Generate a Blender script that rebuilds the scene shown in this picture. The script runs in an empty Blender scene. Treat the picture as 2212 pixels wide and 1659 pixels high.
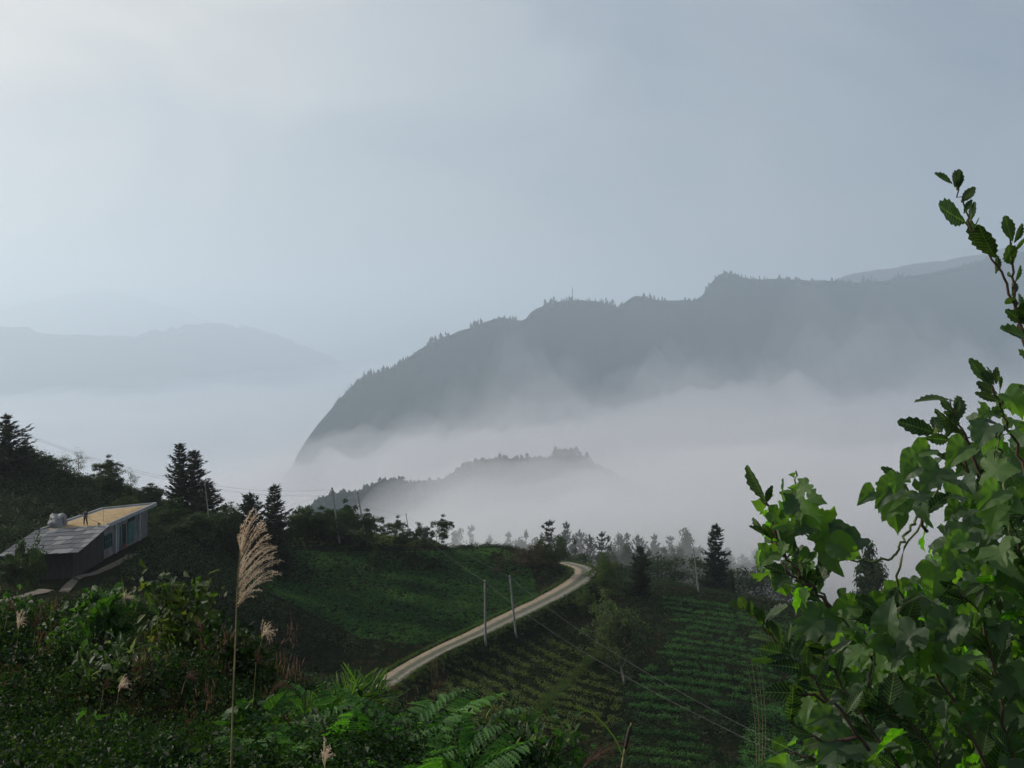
import bpy, math, random
import numpy as np
from mathutils import Vector

R = math.radians
SC = bpy.context.scene
COL = SC.collection
rng = np.random.default_rng(7)
random.seed(7)

# ------------------------------------------------------------------ camera, sky, sun, exposure
FPX = 2170.0; CX = 1106.0; HY = 700.0            # photo measured 2212 px wide, horizon on row 700
cam = bpy.data.cameras.new('camera'); camo = bpy.data.objects.new('camera', cam); COL.objects.link(camo)
camo.location = (0, 0, 0); camo.rotation_euler = (R(90), 0, 0)
cam.sensor_width = 36; cam.lens = 36*FPX/2212; cam.shift_y = -(829.5-HY)/2212
cam.clip_start = 0.05; cam.clip_end = 40000
SC.camera = camo

SUN_EL, SUN_AZ = 25.0, -70.0                      # azimuth from the view direction, minus = left
world = bpy.data.worlds.new('World'); SC.world = world; world.use_nodes = True
nt = world.node_tree; nt.nodes.clear()
def N(t, typ, **k):
    n = t.nodes.new(typ)
    for a, b in k.items(): setattr(n, a, b)
    return n
out = N(nt, 'ShaderNodeOutputWorld'); bg = N(nt, 'ShaderNodeBackground')
sky = N(nt, 'ShaderNodeTexSky', sky_type='NISHITA', sun_disc=False)
sky.sun_elevation = R(SUN_EL); sky.sun_rotation = R(SUN_AZ); sky.air_density = 1.0; sky.dust_density = 2.2; sky.ozone_density = 1.5
tc = N(nt, 'ShaderNodeTexCoord')
mp = N(nt, 'ShaderNodeMapping'); mp.inputs['Scale'].default_value = (1.0, 1.0, 2.0); mp.inputs['Location'].default_value = (0.75, 0.3, 0.2)
no = N(nt, 'ShaderNodeTexNoise'); no.inputs['Scale'].default_value = 1.9; no.inputs['Detail'].default_value = 5; no.inputs['Roughness'].default_value = .48
cr = N(nt, 'ShaderNodeValToRGB'); cr.color_ramp.elements[0].position = .43; cr.color_ramp.elements[1].position = .62
cr.color_ramp.elements[0].color = (.72, .72, .72, 1); cr.color_ramp.elements[1].color = (1.0, 1.0, 1.0, 1)
veil = N(nt, 'ShaderNodeMixRGB'); veil.blend_type = 'MIX'
# thin overcast veil: its glow falls off with the angle from the sun, as real forward scatter does
dotp = N(nt, 'ShaderNodeVectorMath', operation='DOT_PRODUCT')
sd = Vector((math.sin(R(SUN_AZ))*math.cos(R(SUN_EL)), math.cos(R(SUN_AZ))*math.cos(R(SUN_EL)), math.sin(R(SUN_EL))))
dotp.inputs[1].default_value = sd
vr = N(nt, 'ShaderNodeValToRGB'); e = vr.color_ramp.elements
e[0].position = .0; e[0].color = (2.6, 3.15, 3.85, 1); e[1].position = 1.0; e[1].color = (9.9, 9.2, 8.3, 1)
m_ = e.new(.45); m_.color = (4.6, 5.05, 5.35, 1); m_ = e.new(.80); m_.color = (7.4, 7.3, 7.0, 1)
L = nt.links.new
L(tc.outputs['Generated'], mp.inputs[0]); L(mp.outputs[0], no.inputs['Vector']); L(no.outputs['Fac'], cr.inputs[0])
L(tc.outputs['Generated'], dotp.inputs[0]); L(dotp.outputs['Value'], vr.inputs[0])
L(cr.outputs[0], veil.inputs[0]); L(sky.outputs[0], veil.inputs[1]); L(vr.outputs[0], veil.inputs[2])
n3 = N(nt, 'ShaderNodeTexNoise'); n3.inputs['Scale'].default_value = 3.4; n3.inputs['Detail'].default_value = 6; n3.inputs['Roughness'].default_value = .5; n3.inputs['Distortion'].default_value = .6
m3 = N(nt, 'ShaderNodeMapping'); m3.inputs['Scale'].default_value = (1, 1, 1.7); m3.inputs['Rotation'].default_value = (0, .35, 0); L(tc.outputs['Generated'], m3.inputs[0]); L(m3.outputs[0], n3.inputs['Vector'])
c3 = N(nt, 'ShaderNodeValToRGB'); c3.color_ramp.elements[0].position = .38; c3.color_ramp.elements[1].position = .64; c3.color_ramp.elements[0].color = (.86, .90, .95, 1); c3.color_ramp.elements[1].color = (1.10, 1.08, 1.06, 1)
mm3 = N(nt, 'ShaderNodeMixRGB'); mm3.blend_type = 'MULTIPLY'; mm3.inputs[0].default_value = 1; L(n3.outputs['Fac'], c3.inputs[0]); L(veil.outputs[0], mm3.inputs[1]); L(c3.outputs[0], mm3.inputs[2])
L(mm3.outputs[0], bg.inputs[0]); bg.inputs[1].default_value = 0.114
L(bg.outputs[0], out.inputs[0])
sun = bpy.data.lights.new('sun', 'SUN'); suno = bpy.data.objects.new('sun', sun); COL.objects.link(suno)
sun.energy = 3.6; sun.angle = R(0.6); sun.color = (1, .91, .80)
suno.rotation_euler = sd.to_track_quat('Z', 'Y').to_euler()
SC.view_settings.view_transform = 'Standard'; SC.view_settings.look = 'None'
SC.view_settings.exposure = -0.07; SC.view_settings.gamma = 1.0
cy = SC.cycles
cy.volume_bounces = 3; cy.transparent_max_bounces = 48; cy.max_bounces = 6; cy.diffuse_bounces = 2
cy.glossy_bounces = 2; cy.transmission_bounces = 3; cy.use_denoising = True
cy.use_adaptive_sampling = True; cy.adaptive_threshold = 0.02
cy.sample_clamp_indirect = 4.0

# ------------------------------------------------------------------ helpers
def W(x, y, D):
    x = np.asarray(x, float); y = np.asarray(y, float); D = np.asarray(D, float)
    return np.stack([(x-CX)/FPX*D, D+0*x, (HY-y)/FPX*D], -1)
def px(P):
    P = np.asarray(P, float)
    return P[..., 0]/P[..., 1]*FPX+CX, HY-P[..., 2]/P[..., 1]*FPX
def tag(o, label=None, cat=None, group=None, kind=None):
    if label: o['label'] = label
    if cat: o['category'] = cat
    if group: o['group'] = group
    if kind: o['kind'] = kind
    return o
def mesh(name, V, faces, mat=None, uv=None, smooth=False):
    """faces: list of int arrays (n,k); uv: per-vertex (n,2)"""
    V = np.asarray(V, np.float32)
    if not isinstance(faces, list) or np.ndim(faces[0]) == 1: faces = [faces]
    faces = [np.asarray(f, np.int32) for f in faces if len(f)]
    me = bpy.data.meshes.new(name)
    me.vertices.add(len(V)); me.vertices.foreach_set('co', V.ravel())
    li = np.concatenate([f.ravel() for f in faces])
    tot = np.concatenate([np.full(len(f), f.shape[1], np.int32) for f in faces])
    st = np.concatenate([[0], np.cumsum(tot)[:-1]]).astype(np.int32)
    me.loops.add(len(li)); me.loops.foreach_set('vertex_index', li)
    me.polygons.add(len(tot)); me.polygons.foreach_set('loop_start', st); me.polygons.foreach_set('loop_total', tot)
    if uv is not None:
        l = me.uv_layers.new(name='UVMap'); l.data.foreach_set('uv', np.asarray(uv, np.float32)[li].ravel())
    me.polygons.foreach_set('use_smooth', np.full(len(tot), bool(smooth)))
    me.update(calc_edges=True)
    if mat: me.materials.append(mat)
    return me
def obj(name, me, parent=None, loc=(0, 0, 0), rz=0.0):
    o = bpy.data.objects.new(name, me); COL.objects.link(o); o.location = loc; o.rotation_euler = (0, 0, rz)
    if parent: o.parent = parent
    return o
def thing(name, loc, label, cat, group=None, rz=0.0):
    o = bpy.data.objects.new(name, None); COL.objects.link(o); o.location = loc; o.rotation_euler = (0, 0, rz)
    o.empty_display_size = .2
    return tag(o, label, cat, group)
class MB:
    def __init__(s): s.V = []; s.Q = []; s.T = []; s.U = []; s.n = 0
    def add(s, V, Q=None, T=None, U=None):
        V = np.asarray(V, float).reshape(-1, 3)
        if Q is not None and len(Q): s.Q.append(np.asarray(Q)+s.n)
        if T is not None and len(T): s.T.append(np.asarray(T)+s.n)
        s.V.append(V); s.U.append(np.zeros((len(V), 2)) if U is None else np.asarray(U)); s.n += len(V)
    def box(s, c, d, rz=0.0):
        x, y, z = np.array(d)/2
        v = np.array([[a, b, e] for a in (-x, x) for b in (-y, y) for e in (-z, z)])
        ca, sa = math.cos(rz), math.sin(rz)
        v = np.stack([v[:, 0]*ca-v[:, 1]*sa, v[:, 0]*sa+v[:, 1]*ca, v[:, 2]], 1)+np.array(c)
        s.add(v, [[0, 1, 3, 2], [4, 6, 7, 5], [0, 4, 5, 1], [2, 3, 7, 6], [0, 2, 6, 4], [1, 5, 7, 3]])
    def tube(s, P, r, k=6):
        P = np.asarray(P, float); n = len(P); r = np.broadcast_to(np.asarray(r, float), (n,))
        t = np.gradient(P, axis=0); t /= np.linalg.norm(t, axis=1)[:, None]+1e-9
        up = np.where(np.abs(t[:, 2:3]) > .9, [[1., 0, 0]], [[0, 0, 1.]])
        a = np.cross(t, up); a /= np.linalg.norm(a, axis=1)[:, None]+1e-9; b = np.cross(t, a)
        th = np.arange(k)*2*math.pi/k
        v = P[:, None]+r[:, None, None]*(np.cos(th)[None, :, None]*a[:, None]+np.sin(th)[None, :, None]*b[:, None])
        q = [[i*k+j, i*k+(j+1) % k, (i+1)*k+(j+1) % k, (i+1)*k+j] for i in range(n-1) for j in range(k)]
        V = np.concatenate([v.reshape(-1, 3), P[:1], P[-1:]])
        T = [[n*k, (j+1) % k, j] for j in range(k)]+[[n*k+1, (n-1)*k+j, (n-1)*k+(j+1) % k] for j in range(k)]
        s.add(V, q, T)
    def build(s, name, mat, smooth=False, uv=False):
        return mesh(name, np.concatenate(s.V), [np.concatenate(a) for a in (s.Q, s.T) if a], mat,
                    np.concatenate(s.U) if uv else None, smooth)
def unit(a): return a/(np.linalg.norm(a, axis=-1, keepdims=True)+1e-9)
def frames(ax, nr):
    y = unit(ax); x = unit(np.cross(y, nr)); z = np.cross(x, y)
    return np.stack([x, y, z], -1)                 # columns
def stamp(mb, proto, P, M, S):
    """copies of a leaf (V,Q,T,U) at P with frame M and scale S, all into mb"""
    V, Q, T, U = proto
    n = len(P); k = len(V)
    VV = np.einsum('nij,kj->nki', M, V)*np.asarray(S).reshape(n, 1, -1)+P[:, None]
    off = (np.arange(n)*k)[:, None, None]
    mb.add(VV.reshape(-1, 3), (Q[None]+off).reshape(-1, 4) if len(Q) else None,
           (T[None]+off).reshape(-1, 3) if len(T) else None, np.tile(U, (n, 1)))
def simple_leaf(w=.5, fold=.15):
    V = np.array([[0, 0, 0], [-w/2, .45, fold], [0, 1, -.08], [w/2, .45, fold]], float)
    return V, np.array([[0, 3, 2, 1]]), np.zeros((0, 3), int), V[:, :2].copy()
LEAF = simple_leaf(.62); BLADE = simple_leaf(.16, .03); BROAD = simple_leaf(.85, .1)
def rnd(n, d=3): return rng.normal(size=(n, d))
def hsh(ix, iy, s):
    h = (ix.astype(np.int64)*374761393+iy.astype(np.int64)*668265263+s*1442695041) & 0xffffffff
    h = ((h ^ (h >> 13))*1274126177) & 0xffffffff
    return ((h ^ (h >> 16)) & 0xffff)/65535.0
def vnoise(x, y, s=0):
    x = np.asarray(x, float); y = np.asarray(y, float)
    ix = np.floor(x); iy = np.floor(y); fx = x-ix; fy = y-iy
    fx = fx*fx*(3-2*fx); fy = fy*fy*(3-2*fy)
    a = hsh(ix, iy, s); b = hsh(ix+1, iy, s); c = hsh(ix, iy+1, s); d = hsh(ix+1, iy+1, s)
    return (a*(1-fx)+b*fx)*(1-fy)+(c*(1-fx)+d*fx)*fy-.5
def fbm(x, y, o=4, s=0):
    v = 0; a = 1.0
    for i in range(o): v = v+a*vnoise(x*2**i, y*2**i, s+i*17); a *= .5
    return v
def inpoly(x, y, poly):
    x = np.asarray(x, float); y = np.asarray(y, float); c = np.zeros(x.shape, bool); n = len(poly)
    for i in range(n):
        x1, y1 = poly[i]; x2, y2 = poly[(i+1) % n]
        m = ((y1 > y) != (y2 > y)) & (x < (x2-x1)*(y-y1)/((y2-y1) or 1e-9)+x1)
        c ^= m
    return c
def sstep(a, b, x):
    t = np.clip((x-a)/(b-a), 0, 1); return t*t*(3-2*t)

# ------------------------------------------------------------------ materials
def mat_new(name):
    m = bpy.data.materials.new(name); m.use_nodes = True; t = m.node_tree; t.nodes.clear(); return m, t
def rgb(c): return (c[0], c[1], c[2], 1)
def leaf_mat(name, cols, trans=.35, rough=.5, veins=None, under=None, patch=3.0, spec=.14, tcol=None):
    """per-leaf colour from Random Per Island, patchy drift over the crown, thin-leaf transmission"""
    m, t = mat_new(name); l = t.links.new
    o = N(t, 'ShaderNodeOutputMaterial'); g = N(t, 'ShaderNodeNewGeometry')
    ramp = N(t, 'ShaderNodeValToRGB'); els = ramp.color_ramp.elements
    for i, c in enumerate(cols):
        p = i/(len(cols)-1)
        if i == 0: el = els[0]
        elif i == len(cols)-1: el = els[-1]
        else: el = els.new(p)
        el.position = p; el.color = rgb(c)
    tcn = N(t, 'ShaderNodeTexCoord'); nz = N(t, 'ShaderNodeTexNoise'); nz.inputs['Scale'].default_value = patch; nz.inputs['Detail'].default_value = 3
    l(tcn.outputs['Object'], nz.inputs['Vector'])
    ad = N(t, 'ShaderNodeMath', operation='MULTIPLY_ADD'); ad.inputs[1].default_value = .62
    sb = N(t, 'ShaderNodeMath', operation='MULTIPLY_ADD'); sb.inputs[1].default_value = 1.3; sb.inputs[2].default_value = -.46
    l(nz.outputs['Fac'], sb.inputs[0]); l(g.outputs['Random Per Island'], ad.inputs[0]); l(sb.outputs[0], ad.inputs[2]); l(ad.outputs[0], ramp.inputs[0])
    colr = ramp.outputs[0]
    if veins:
        sep = N(t, 'ShaderNodeSeparateXYZ'); l(tcn.outputs['UV'], sep.inputs[0])
        ab = N(t, 'ShaderNodeMath', operation='ABSOLUTE'); l(sep.outputs[0], ab.inputs[0])
        mid = N(t, 'ShaderNodeMath', operation='LESS_THAN'); mid.inputs[1].default_value = .014; l(ab.outputs[0], mid.inputs[0])
        k1 = N(t, 'ShaderNodeMath', operation='MULTIPLY_ADD'); k1.inputs[1].default_value = -.75 if veins == 'pinnate' else -.62
        l(ab.outputs[0], k1.inputs[0]); l(sep.outputs[1], k1.inputs[2])
        k2 = N(t, 'ShaderNodeMath', operation='MULTIPLY'); k2.inputs[1].default_value = 11 if veins == 'pinnate' else 4.6; l(k1.outputs[0], k2.inputs[0])
        k3 = N(t, 'ShaderNodeMath', operation='FRACT'); l(k2.outputs[0], k3.inputs[0])
        k4 = N(t, 'ShaderNodeMath', operation='LESS_THAN'); k4.inputs[1].default_value = .16 if veins == 'pinnate' else .07; l(k3.outputs[0], k4.inputs[0])
        mx = N(t, 'ShaderNodeMath', operation='MAXIMUM'); l(mid.outputs[0], mx.inputs[0]); l(k4.outputs[0], mx.inputs[1])
        mu = N(t, 'ShaderNodeMath', operation='MULTIPLY'); mu.inputs[1].default_value = .5; l(mx.outputs[0], mu.inputs[0])
        vm = N(t, 'ShaderNodeMixRGB'); vm.inputs[2].default_value = (.16, .24, .07, 1); l(mu.outputs[0], vm.inputs[0]); l(colr, vm.inputs[1]); colr = vm.outputs[0]
        # blotches and small holes-of-colour inside a leaf
        n2 = N(t, 'ShaderNodeTexNoise'); n2.inputs['Scale'].default_value = 55; n2.inputs['Detail'].default_value = 3; l(tcn.outputs['Object'], n2.inputs['Vector'])
        hs = N(t, 'ShaderNodeHueSaturation'); l(colr, hs.inputs['Color'])
        mr = N(t, 'ShaderNodeMapRange'); mr.inputs['From Min'].default_value = .3; mr.inputs['From Max'].default_value = .7
        mr.inputs['To Min'].default_value = .68; mr.inputs['To Max'].default_value = 1.3
        l(n2.outputs['Fac'], mr.inputs[0]); l(mr.outputs[0], hs.inputs['Value']); colr = hs.outputs[0]
    if under:
        um = N(t, 'ShaderNodeMixRGB'); um.inputs[2].default_value = rgb(under)
        l(g.outputs['Backfacing'], um.inputs[0]); l(colr, um.inputs[1]); colr = um.outputs[0]
    p = N(t, 'ShaderNodeBsdfPrincipled'); p.inputs['Roughness'].default_value = rough; p.inputs['Specular IOR Level'].default_value = spec
    l(colr, p.inputs['Base Color'])
    if veins:
        bp = N(t, 'ShaderNodeBump'); bp.inputs['Strength'].default_value = .5; bp.inputs['Distance'].default_value = .004
        l(mx.outputs[0], bp.inputs['Height']); l(bp.outputs[0], p.inputs['Normal'])
    tr = N(t, 'ShaderNodeBsdfTranslucent'); tm = N(t, 'ShaderNodeMixRGB'); tm.blend_type = 'MULTIPLY'; tm.inputs[0].default_value = 1
    tm.inputs[2].default_value = rgb(tcol or (2.1, 2.4, .7)); l(colr, tm.inputs[1]); l(tm.outputs[0], tr.inputs[0])
    mixs = N(t, 'ShaderNodeMixShader'); mixs.inputs[0].default_value = trans
    l(p.outputs[0], mixs.inputs[1]); l(tr.outputs[0], mixs.inputs[2]); l(mixs.outputs[0], o.inputs[0])
    return m
def rough_mat(name, cols, scale=2.0, rough=.9, detail=6, bump=.3, bdist=.05, coord='Object', spec=.2, stretch=None):
    m, t = mat_new(name); l = t.links.new
    o = N(t, 'ShaderNodeOutputMaterial'); p = N(t, 'ShaderNodeBsdfPrincipled')
    tcn = N(t, 'ShaderNodeTexCoord'); nz = N(t, 'ShaderNodeTexNoise'); nz.inputs['Scale'].default_value = scale; nz.inputs['Detail'].default_value = detail
    nz.inputs['Roughness'].default_value = .62
    src = tcn.outputs[coord]
    if stretch:
        mm = N(t, 'ShaderNodeMapping'); mm.inputs['Scale'].default_value = stretch; l(src, mm.inputs[0]); src = mm.outputs[0]
    l(src, nz.inputs['Vector'])
    ramp = N(t, 'ShaderNodeValToRGB'); els = ramp.color_ramp.elements
    for i, c in enumerate(cols):
        q = .3+.4*i/(len(cols)-1)
        el = els[0] if i == 0 else els[-1] if i == len(cols)-1 else els.new(q)
        el.position = q; el.color = rgb(c)
    l(nz.outputs['Fac'], ramp.inputs[0]); l(ramp.outputs[0], p.inputs['Base Color'])
    p.inputs['Roughness'].default_value = rough; p.inputs['Specular IOR Level'].default_value = spec
    bp = N(t, 'ShaderNodeBump'); bp.inputs['Strength'].default_value = bump; bp.inputs['Distance'].default_value = bdist
    l(nz.outputs['Fac'], bp.inputs['Height']); l(bp.outputs[0], p.inputs['Normal']); l(p.outputs[0], o.inputs[0])
    return m
def vol_mat(name, color, dens, aniso):
    m, t = mat_new(name); o = N(t, 'ShaderNodeOutputMaterial'); v = N(t, 'ShaderNodeVolumePrincipled')
    v.inputs['Color'].default_value = rgb(color); v.inputs['Density'].default_value = dens; v.inputs['Anisotropy'].default_value = aniso
    t.links.new(v.outputs[0], o.inputs['Volume']); return m

M = {}
M['ground'] = rough_mat('earth_and_litter', [(.006, .008, .004), (.010, .015, .007), (.018, .018, .009)], 1.3, bdist=.15, spec=0.0)
M['soil'] = rough_mat('soil', [(.025, .018, .012), (.05, .037, .026)], 2.5)
M['hill'] = rough_mat('wooded_hillside', [(.004, .010, .008), (.022, .034, .02), (.055, .065, .04)], .007, bdist=3, spec=0.0)
M['scrub'] = leaf_mat('scrub_leaves', [(.004, .011, .006), (.012, .030, .013), (.028, .055, .02), (.06, .06, .026)], .2, patch=.9)
M['crop'] = leaf_mat('crop_leaves', [(.008, .026, .012), (.018, .06, .022), (.04, .11, .03), (.10, .19, .045)], .25, patch=.12)
M['rowcrop'] = leaf_mat('row_crop_leaves', [(.025, .075, .026), (.045, .13, .04), (.08, .19, .055)], .25, patch=.2)
M['dryrow'] = leaf_mat('dry_row_leaves', [(.05, .075, .022), (.09, .12, .035), (.13, .14, .05)], .25, patch=.2)
M['greyleaf'] = leaf_mat('grey_green_leaves', [(.03, .05, .026), (.06, .085, .045), (.10, .13, .07)], .3, patch=.8)
M['brown'] = leaf_mat('dry_brown_grass', [(.025, .028, .012), (.05, .048, .02), (.09, .07, .035)], .25, patch=.8, tcol=(1.5, 1.3, 1))
M['pinkdry'] = leaf_mat('pinkish_dry_grass', [(.04, .024, .015), (.09, .05, .033), (.17, .11, .08)], .3, patch=.8, tcol=(1.3, 1.1, 1))
M['needle'] = leaf_mat('conifer_needles', [(.008, .020, .012), (.014, .030, .016), (.022, .042, .02)], .12, patch=.6)
M['broad'] = leaf_mat('broadleaf_foliage', [(.012, .028, .010), (.022, .045, .014), (.04, .07, .02)], .3, patch=.8)
M['light'] = leaf_mat('feathery_foliage', [(.03, .055, .02), (.05, .08, .025), (.08, .11, .035)], .35, patch=.8)
M['bark'] = rough_mat('bark', [(.035, .028, .022), (.08, .065, .05)], 6, stretch=(3, 3, .6))
M['palebark'] = rough_mat('pale_bark', [(.16, .15, .12), (.34, .31, .26)], 5, stretch=(3, 3, .6))
M['pole'] = rough_mat('weathered_concrete_pole', [(.14, .135, .13), (.34, .33, .31)], 3, stretch=(4, 4, .5), bump=.1)
M['wire'] = rough_mat('aluminium_wire', [(.05, .05, .05), (.10, .10, .10)], 3, bump=0, rough=.5)
M['fernm'] = leaf_mat('fern_fronds', [(.02, .06, .014), (.045, .13, .026), (.10, .21, .04)], .4, patch=1.5, rough=.6, spec=.15)
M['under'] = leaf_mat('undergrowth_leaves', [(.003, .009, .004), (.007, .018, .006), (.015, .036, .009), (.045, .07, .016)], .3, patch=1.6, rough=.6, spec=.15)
M['kudzu'] = leaf_mat('vine_leaves', [(.014, .048, .014), (.026, .085, .020), (.06, .15, .024), (.14, .27, .03)], .48, rough=.5, spec=.3, veins='palmate', patch=1.4, under=(.05, .085, .045), tcol=(2.3, 3.0, .35))
M['young'] = leaf_mat('young_vine_leaves', [(.03, .09, .016), (.05, .14, .022), (.10, .22, .03), (.16, .28, .04)], .46, rough=.5, spec=.2, veins='palmate', patch=2, under=(.08, .14, .05), tcol=(2.2, 2.8, .35))
M['oak'] = leaf_mat('oak_leaves', [(.014, .032, .014), (.028, .055, .022), (.05, .07, .03)], .3, rough=.45, veins='pinnate', patch=3, under=(.13, .15, .11), tcol=(1.5, 1.9, .6))
M['twig'] = rough_mat('twigs', [(.05, .032, .024), (.12, .08, .06)], 30, stretch=(1, 1, .4))
M['vinestem'] = rough_mat('vine_stem', [(.07, .10, .04), (.14, .16, .07)], 30)
M['straw'] = rough_mat('straw_stalk', [(.18, .15, .07), (.32, .27, .14)], 20)
M['plume'] = leaf_mat('silky_plume', [(.44, .36, .26), (.64, .56, .44), (.78, .72, .62)], .5, patch=12, tcol=(1.2, 1.1, 1))

# ------------------------------------------------------------------ near terrain
CP = [W(*c) for c in [
 (0,1100,126),(0,965,150),(200,1045,150),(370,1098,148),(100,1290,88),(300,1310,88),(450,1300,105),(450,1200,122),(550,1250,125),
 (0,1300,84),(-400,1250,90),(-400,1000,140),(-300,1100,115),
 (550,1400,100),(600,1150,155),(700,1168,160),(800,1172,165),(960,1178,172),(1080,1187,180),(1150,1212,188),(650,1250,135),(650,1450,98),
 (750,1470,93),(850,1350,118),(950,1250,145),(1000,1300,135),(1100,1260,155),(1000,1450,100),(1100,1500,92),(900,1550,80),(1200,1400,115),
 (1200,1600,80),(1300,1300,150),(1320,1255,175),(1400,1290,158),(1500,1280,165),(1600,1295,165),(1700,1320,160),(1900,1350,150),(2200,1400,140),
 (2600,1450,130),(1400,1450,115),(1550,1450,120),(1400,1600,88),(1550,1600,92),(1700,1500,115),(1800,1650,90),(2200,1659,90),(2600,1659,90),
 (0,1350,13.5),(500,1405,13),(250,1480,10),(250,1659,6.5),(800,1665,4.8),(1106,1720,4.5),(600,1520,8.5),(-300,1400,12)]]
CP += [np.array(p, float) for p in [
 (0,0,-1.65),(-3,0,-1.6),(3,0,-1.8),(0,-12,-.6),(-10,-12,0),(12,-12,-1),(-9,4,-2.0),(-12,10,-3),(7,4,-2.6),(3,4,-2.3),(1,9,-5.2),(0,14,-9),(-6,20,-9.5),(-10,30,-15.5),(5,25,-15),
 (0,40,-23),(-15,45,-21),(-30,60,-22),(-50,60,-20),(20,45,-26),(0,60,-29),(30,60,-31),(14,10,-6),(30,30,-19),(60,60,-34),(-25,20,-8),(-50,30,-10),
 (-120,60,-12),(-120,120,-12),(-120,200,-40),(110,100,-42),(150,60,-40),(120,160,-55),(100,-40,-8),(-100,-40,4),(0,-40,3),
 (-80,190,-60),(-30,205,-60),(0,235,-66),(40,230,-66),(80,230,-70),(-80,260,-95),(0,290,-80),(60,290,-80),(130,260,-90),(-60,340,-125),(30,350,-105),(120,350,-120),
 (-160,340,-150),(-100,430,-190),(0,430,-165),(100,430,-170),(220,430,-190),(220,300,-130),(220,150,-70),(-220,250,-110),(-220,100,-20),(-250,430,-210)]]
CP = np.array(CP)
def _rb(d2, c): return np.sqrt(d2+c*c)
_A = _rb(((CP[:, None, :2]-CP[None, :, :2])**2).sum(-1), 2.5)
_n = len(CP); _K = np.zeros((_n+3, _n+3)); _K[:_n, :_n] = _A-np.eye(_n)*.02
_K[:_n, _n] = 1; _K[:_n, _n+1:] = CP[:, :2]/100; _K[_n, :_n] = 1; _K[_n+1:, :_n] = CP[:, :2].T/100
_w = np.linalg.solve(_K, np.concatenate([CP[:, 2], np.zeros(3)]))
def H0(x, y):
    x = np.asarray(x, float); y = np.asarray(y, float); r = np.full(x.shape, _w[_n])+_w[_n+1]*x/100+_w[_n+2]*y/100
    for i in range(_n): r = r+_w[i]*np.sqrt((x-CP[i, 0])**2+(y-CP[i, 1])**2+6.25)
    return r
ROAD = [(700,1584,76,1.7),(745,1546,80,1.75),(800,1502,86,1.8),(870,1449,93.5,1.9),(950,1404,103,2.0),(1045,1360,114,2.3),(1110,1328,124,2.8),(1180,1294,138,2.9),(1232,1265,153,3.1),
        (1258,1245,166,3.6),(1262,1230,178,3.6),(1238,1220,188,3.3),(1205,1215,196,3.0),(1160,1222,203,3.0)]
_r = np.array([list(W(a, b, c))+[w] for a, b, c, w in ROAD])
def catmull(P, k=14):
    P = np.asarray(P, float); Q = np.vstack([2*P[0]-P[1], P, 2*P[-1]-P[-2]]); o = []
    for i in range(1, len(Q)-2):
        t = np.linspace(0, 1, k, endpoint=False)[:, None]
        o.append(.5*(2*Q[i]+(Q[i+1]-Q[i-1])*t+(2*Q[i-1]-5*Q[i]+4*Q[i+1]-Q[i+2])*t**2+(3*Q[i]-Q[i-1]-3*Q[i+1]+Q[i+2])*t**3))
    return np.vstack(o+[P[-1:]])
RD = catmull(_r)
def H(x, y):
    x = np.asarray(x, float); y = np.asarray(y, float)
    z = H0(x, y); far = sstep(30, 80, y)
    z = z+far*(fbm(x/14, y/14, 4, 3)*1.2)+(1-far)*fbm(x/2.5, y/2.5, 3, 5)*.25*sstep(1, 4, np.hypot(x, y))
    # terrace bank across the plateau field
    xx = (x/np.maximum(y, 1)*FPX+CX)
    bank = sstep(590, 660, xx)*(1-sstep(930, 985, xx))*sstep(151.5, 152.6, y+.02*(x+40))*(1-sstep(163, 180, y))
    z = z+bank*1.3
    shp = x.shape; xf = x.ravel(); yf = y.ravel(); zf = z.ravel().copy()
    k = (yf > 65) & (yf < 215) & (xf > -30) & (xf < 30)
    if k.any():
        xs, ys = xf[k], yf[k]; best = np.full(xs.shape, 1e9); bz = np.zeros(xs.shape); bw = np.ones(xs.shape)
        for i in range(0, len(RD)-1):
            a, b = RD[i], RD[i+1]; d = b[:2]-a[:2]; t = np.clip(((xs-a[0])*d[0]+(ys-a[1])*d[1])/(d@d+1e-9), 0, 1)
            q = np.hypot(xs-a[0]-t*d[0], ys-a[1]-t*d[1]); m = q < best
            best[m] = q[m]; bz[m] = (a[2]+t*(b[2]-a[2]))[m]; bw[m] = (a[3]+t*(b[3]-a[3]))[m]
        f = sstep(bw*.62, bw*.62+2.8, best); zf[k] = bz*(1-f)+zf[k]*f-.18*(1-sstep(bw*.45, bw*.56, best))
    # level pad under the house
    dx = np.maximum(np.maximum(-50.5-xf, xf+41.2), 0); dy = np.maximum(np.maximum(95-yf, yf-122), 0); f = sstep(0, 7, np.hypot(dx, dy))
    zf = -25.3*(1-f)+zf*f
    return zf.reshape(shp)
def hit(x, y, d0=62, d1=420, n=700):
    """where the sight line through a measured photo position meets the terrain"""
    x = np.atleast_1d(np.asarray(x, float)); y = np.atleast_1d(np.asarray(y, float))
    D = np.geomspace(d0, d1, n); P = W(x[:, None], y[:, None], D[None])
    g = P[..., 2]-H(P[..., 0], P[..., 1]); b = g < 0; i = b.argmax(1); ok = b.any(1) & (i > 0)
    i = np.maximum(i, 1); r = np.arange(len(x)); g0 = g[r, i-1]; g1 = g[r, i]; t = np.clip(g0/(g0-g1+1e-9), 0, 1)
    Dh = D[i-1]+t*(D[i]-D[i-1]); Q = W(x, y, Dh); Q[:, 2] = H(Q[:, 0], Q[:, 1]); return Q, ok
def axis_grid(lo, hi, n, c, tight):
    s = np.linspace(math.asinh((lo-c)/tight), math.asinh((hi-c)/tight), n); return c+np.sinh(s)*tight
gx = axis_grid(-260, 260, 560, 0, 18); gy = axis_grid(-45, 440, 620, 4, 22)
GX, GY = np.meshgrid(gx, gy); GZ = H(GX, GY)
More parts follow.
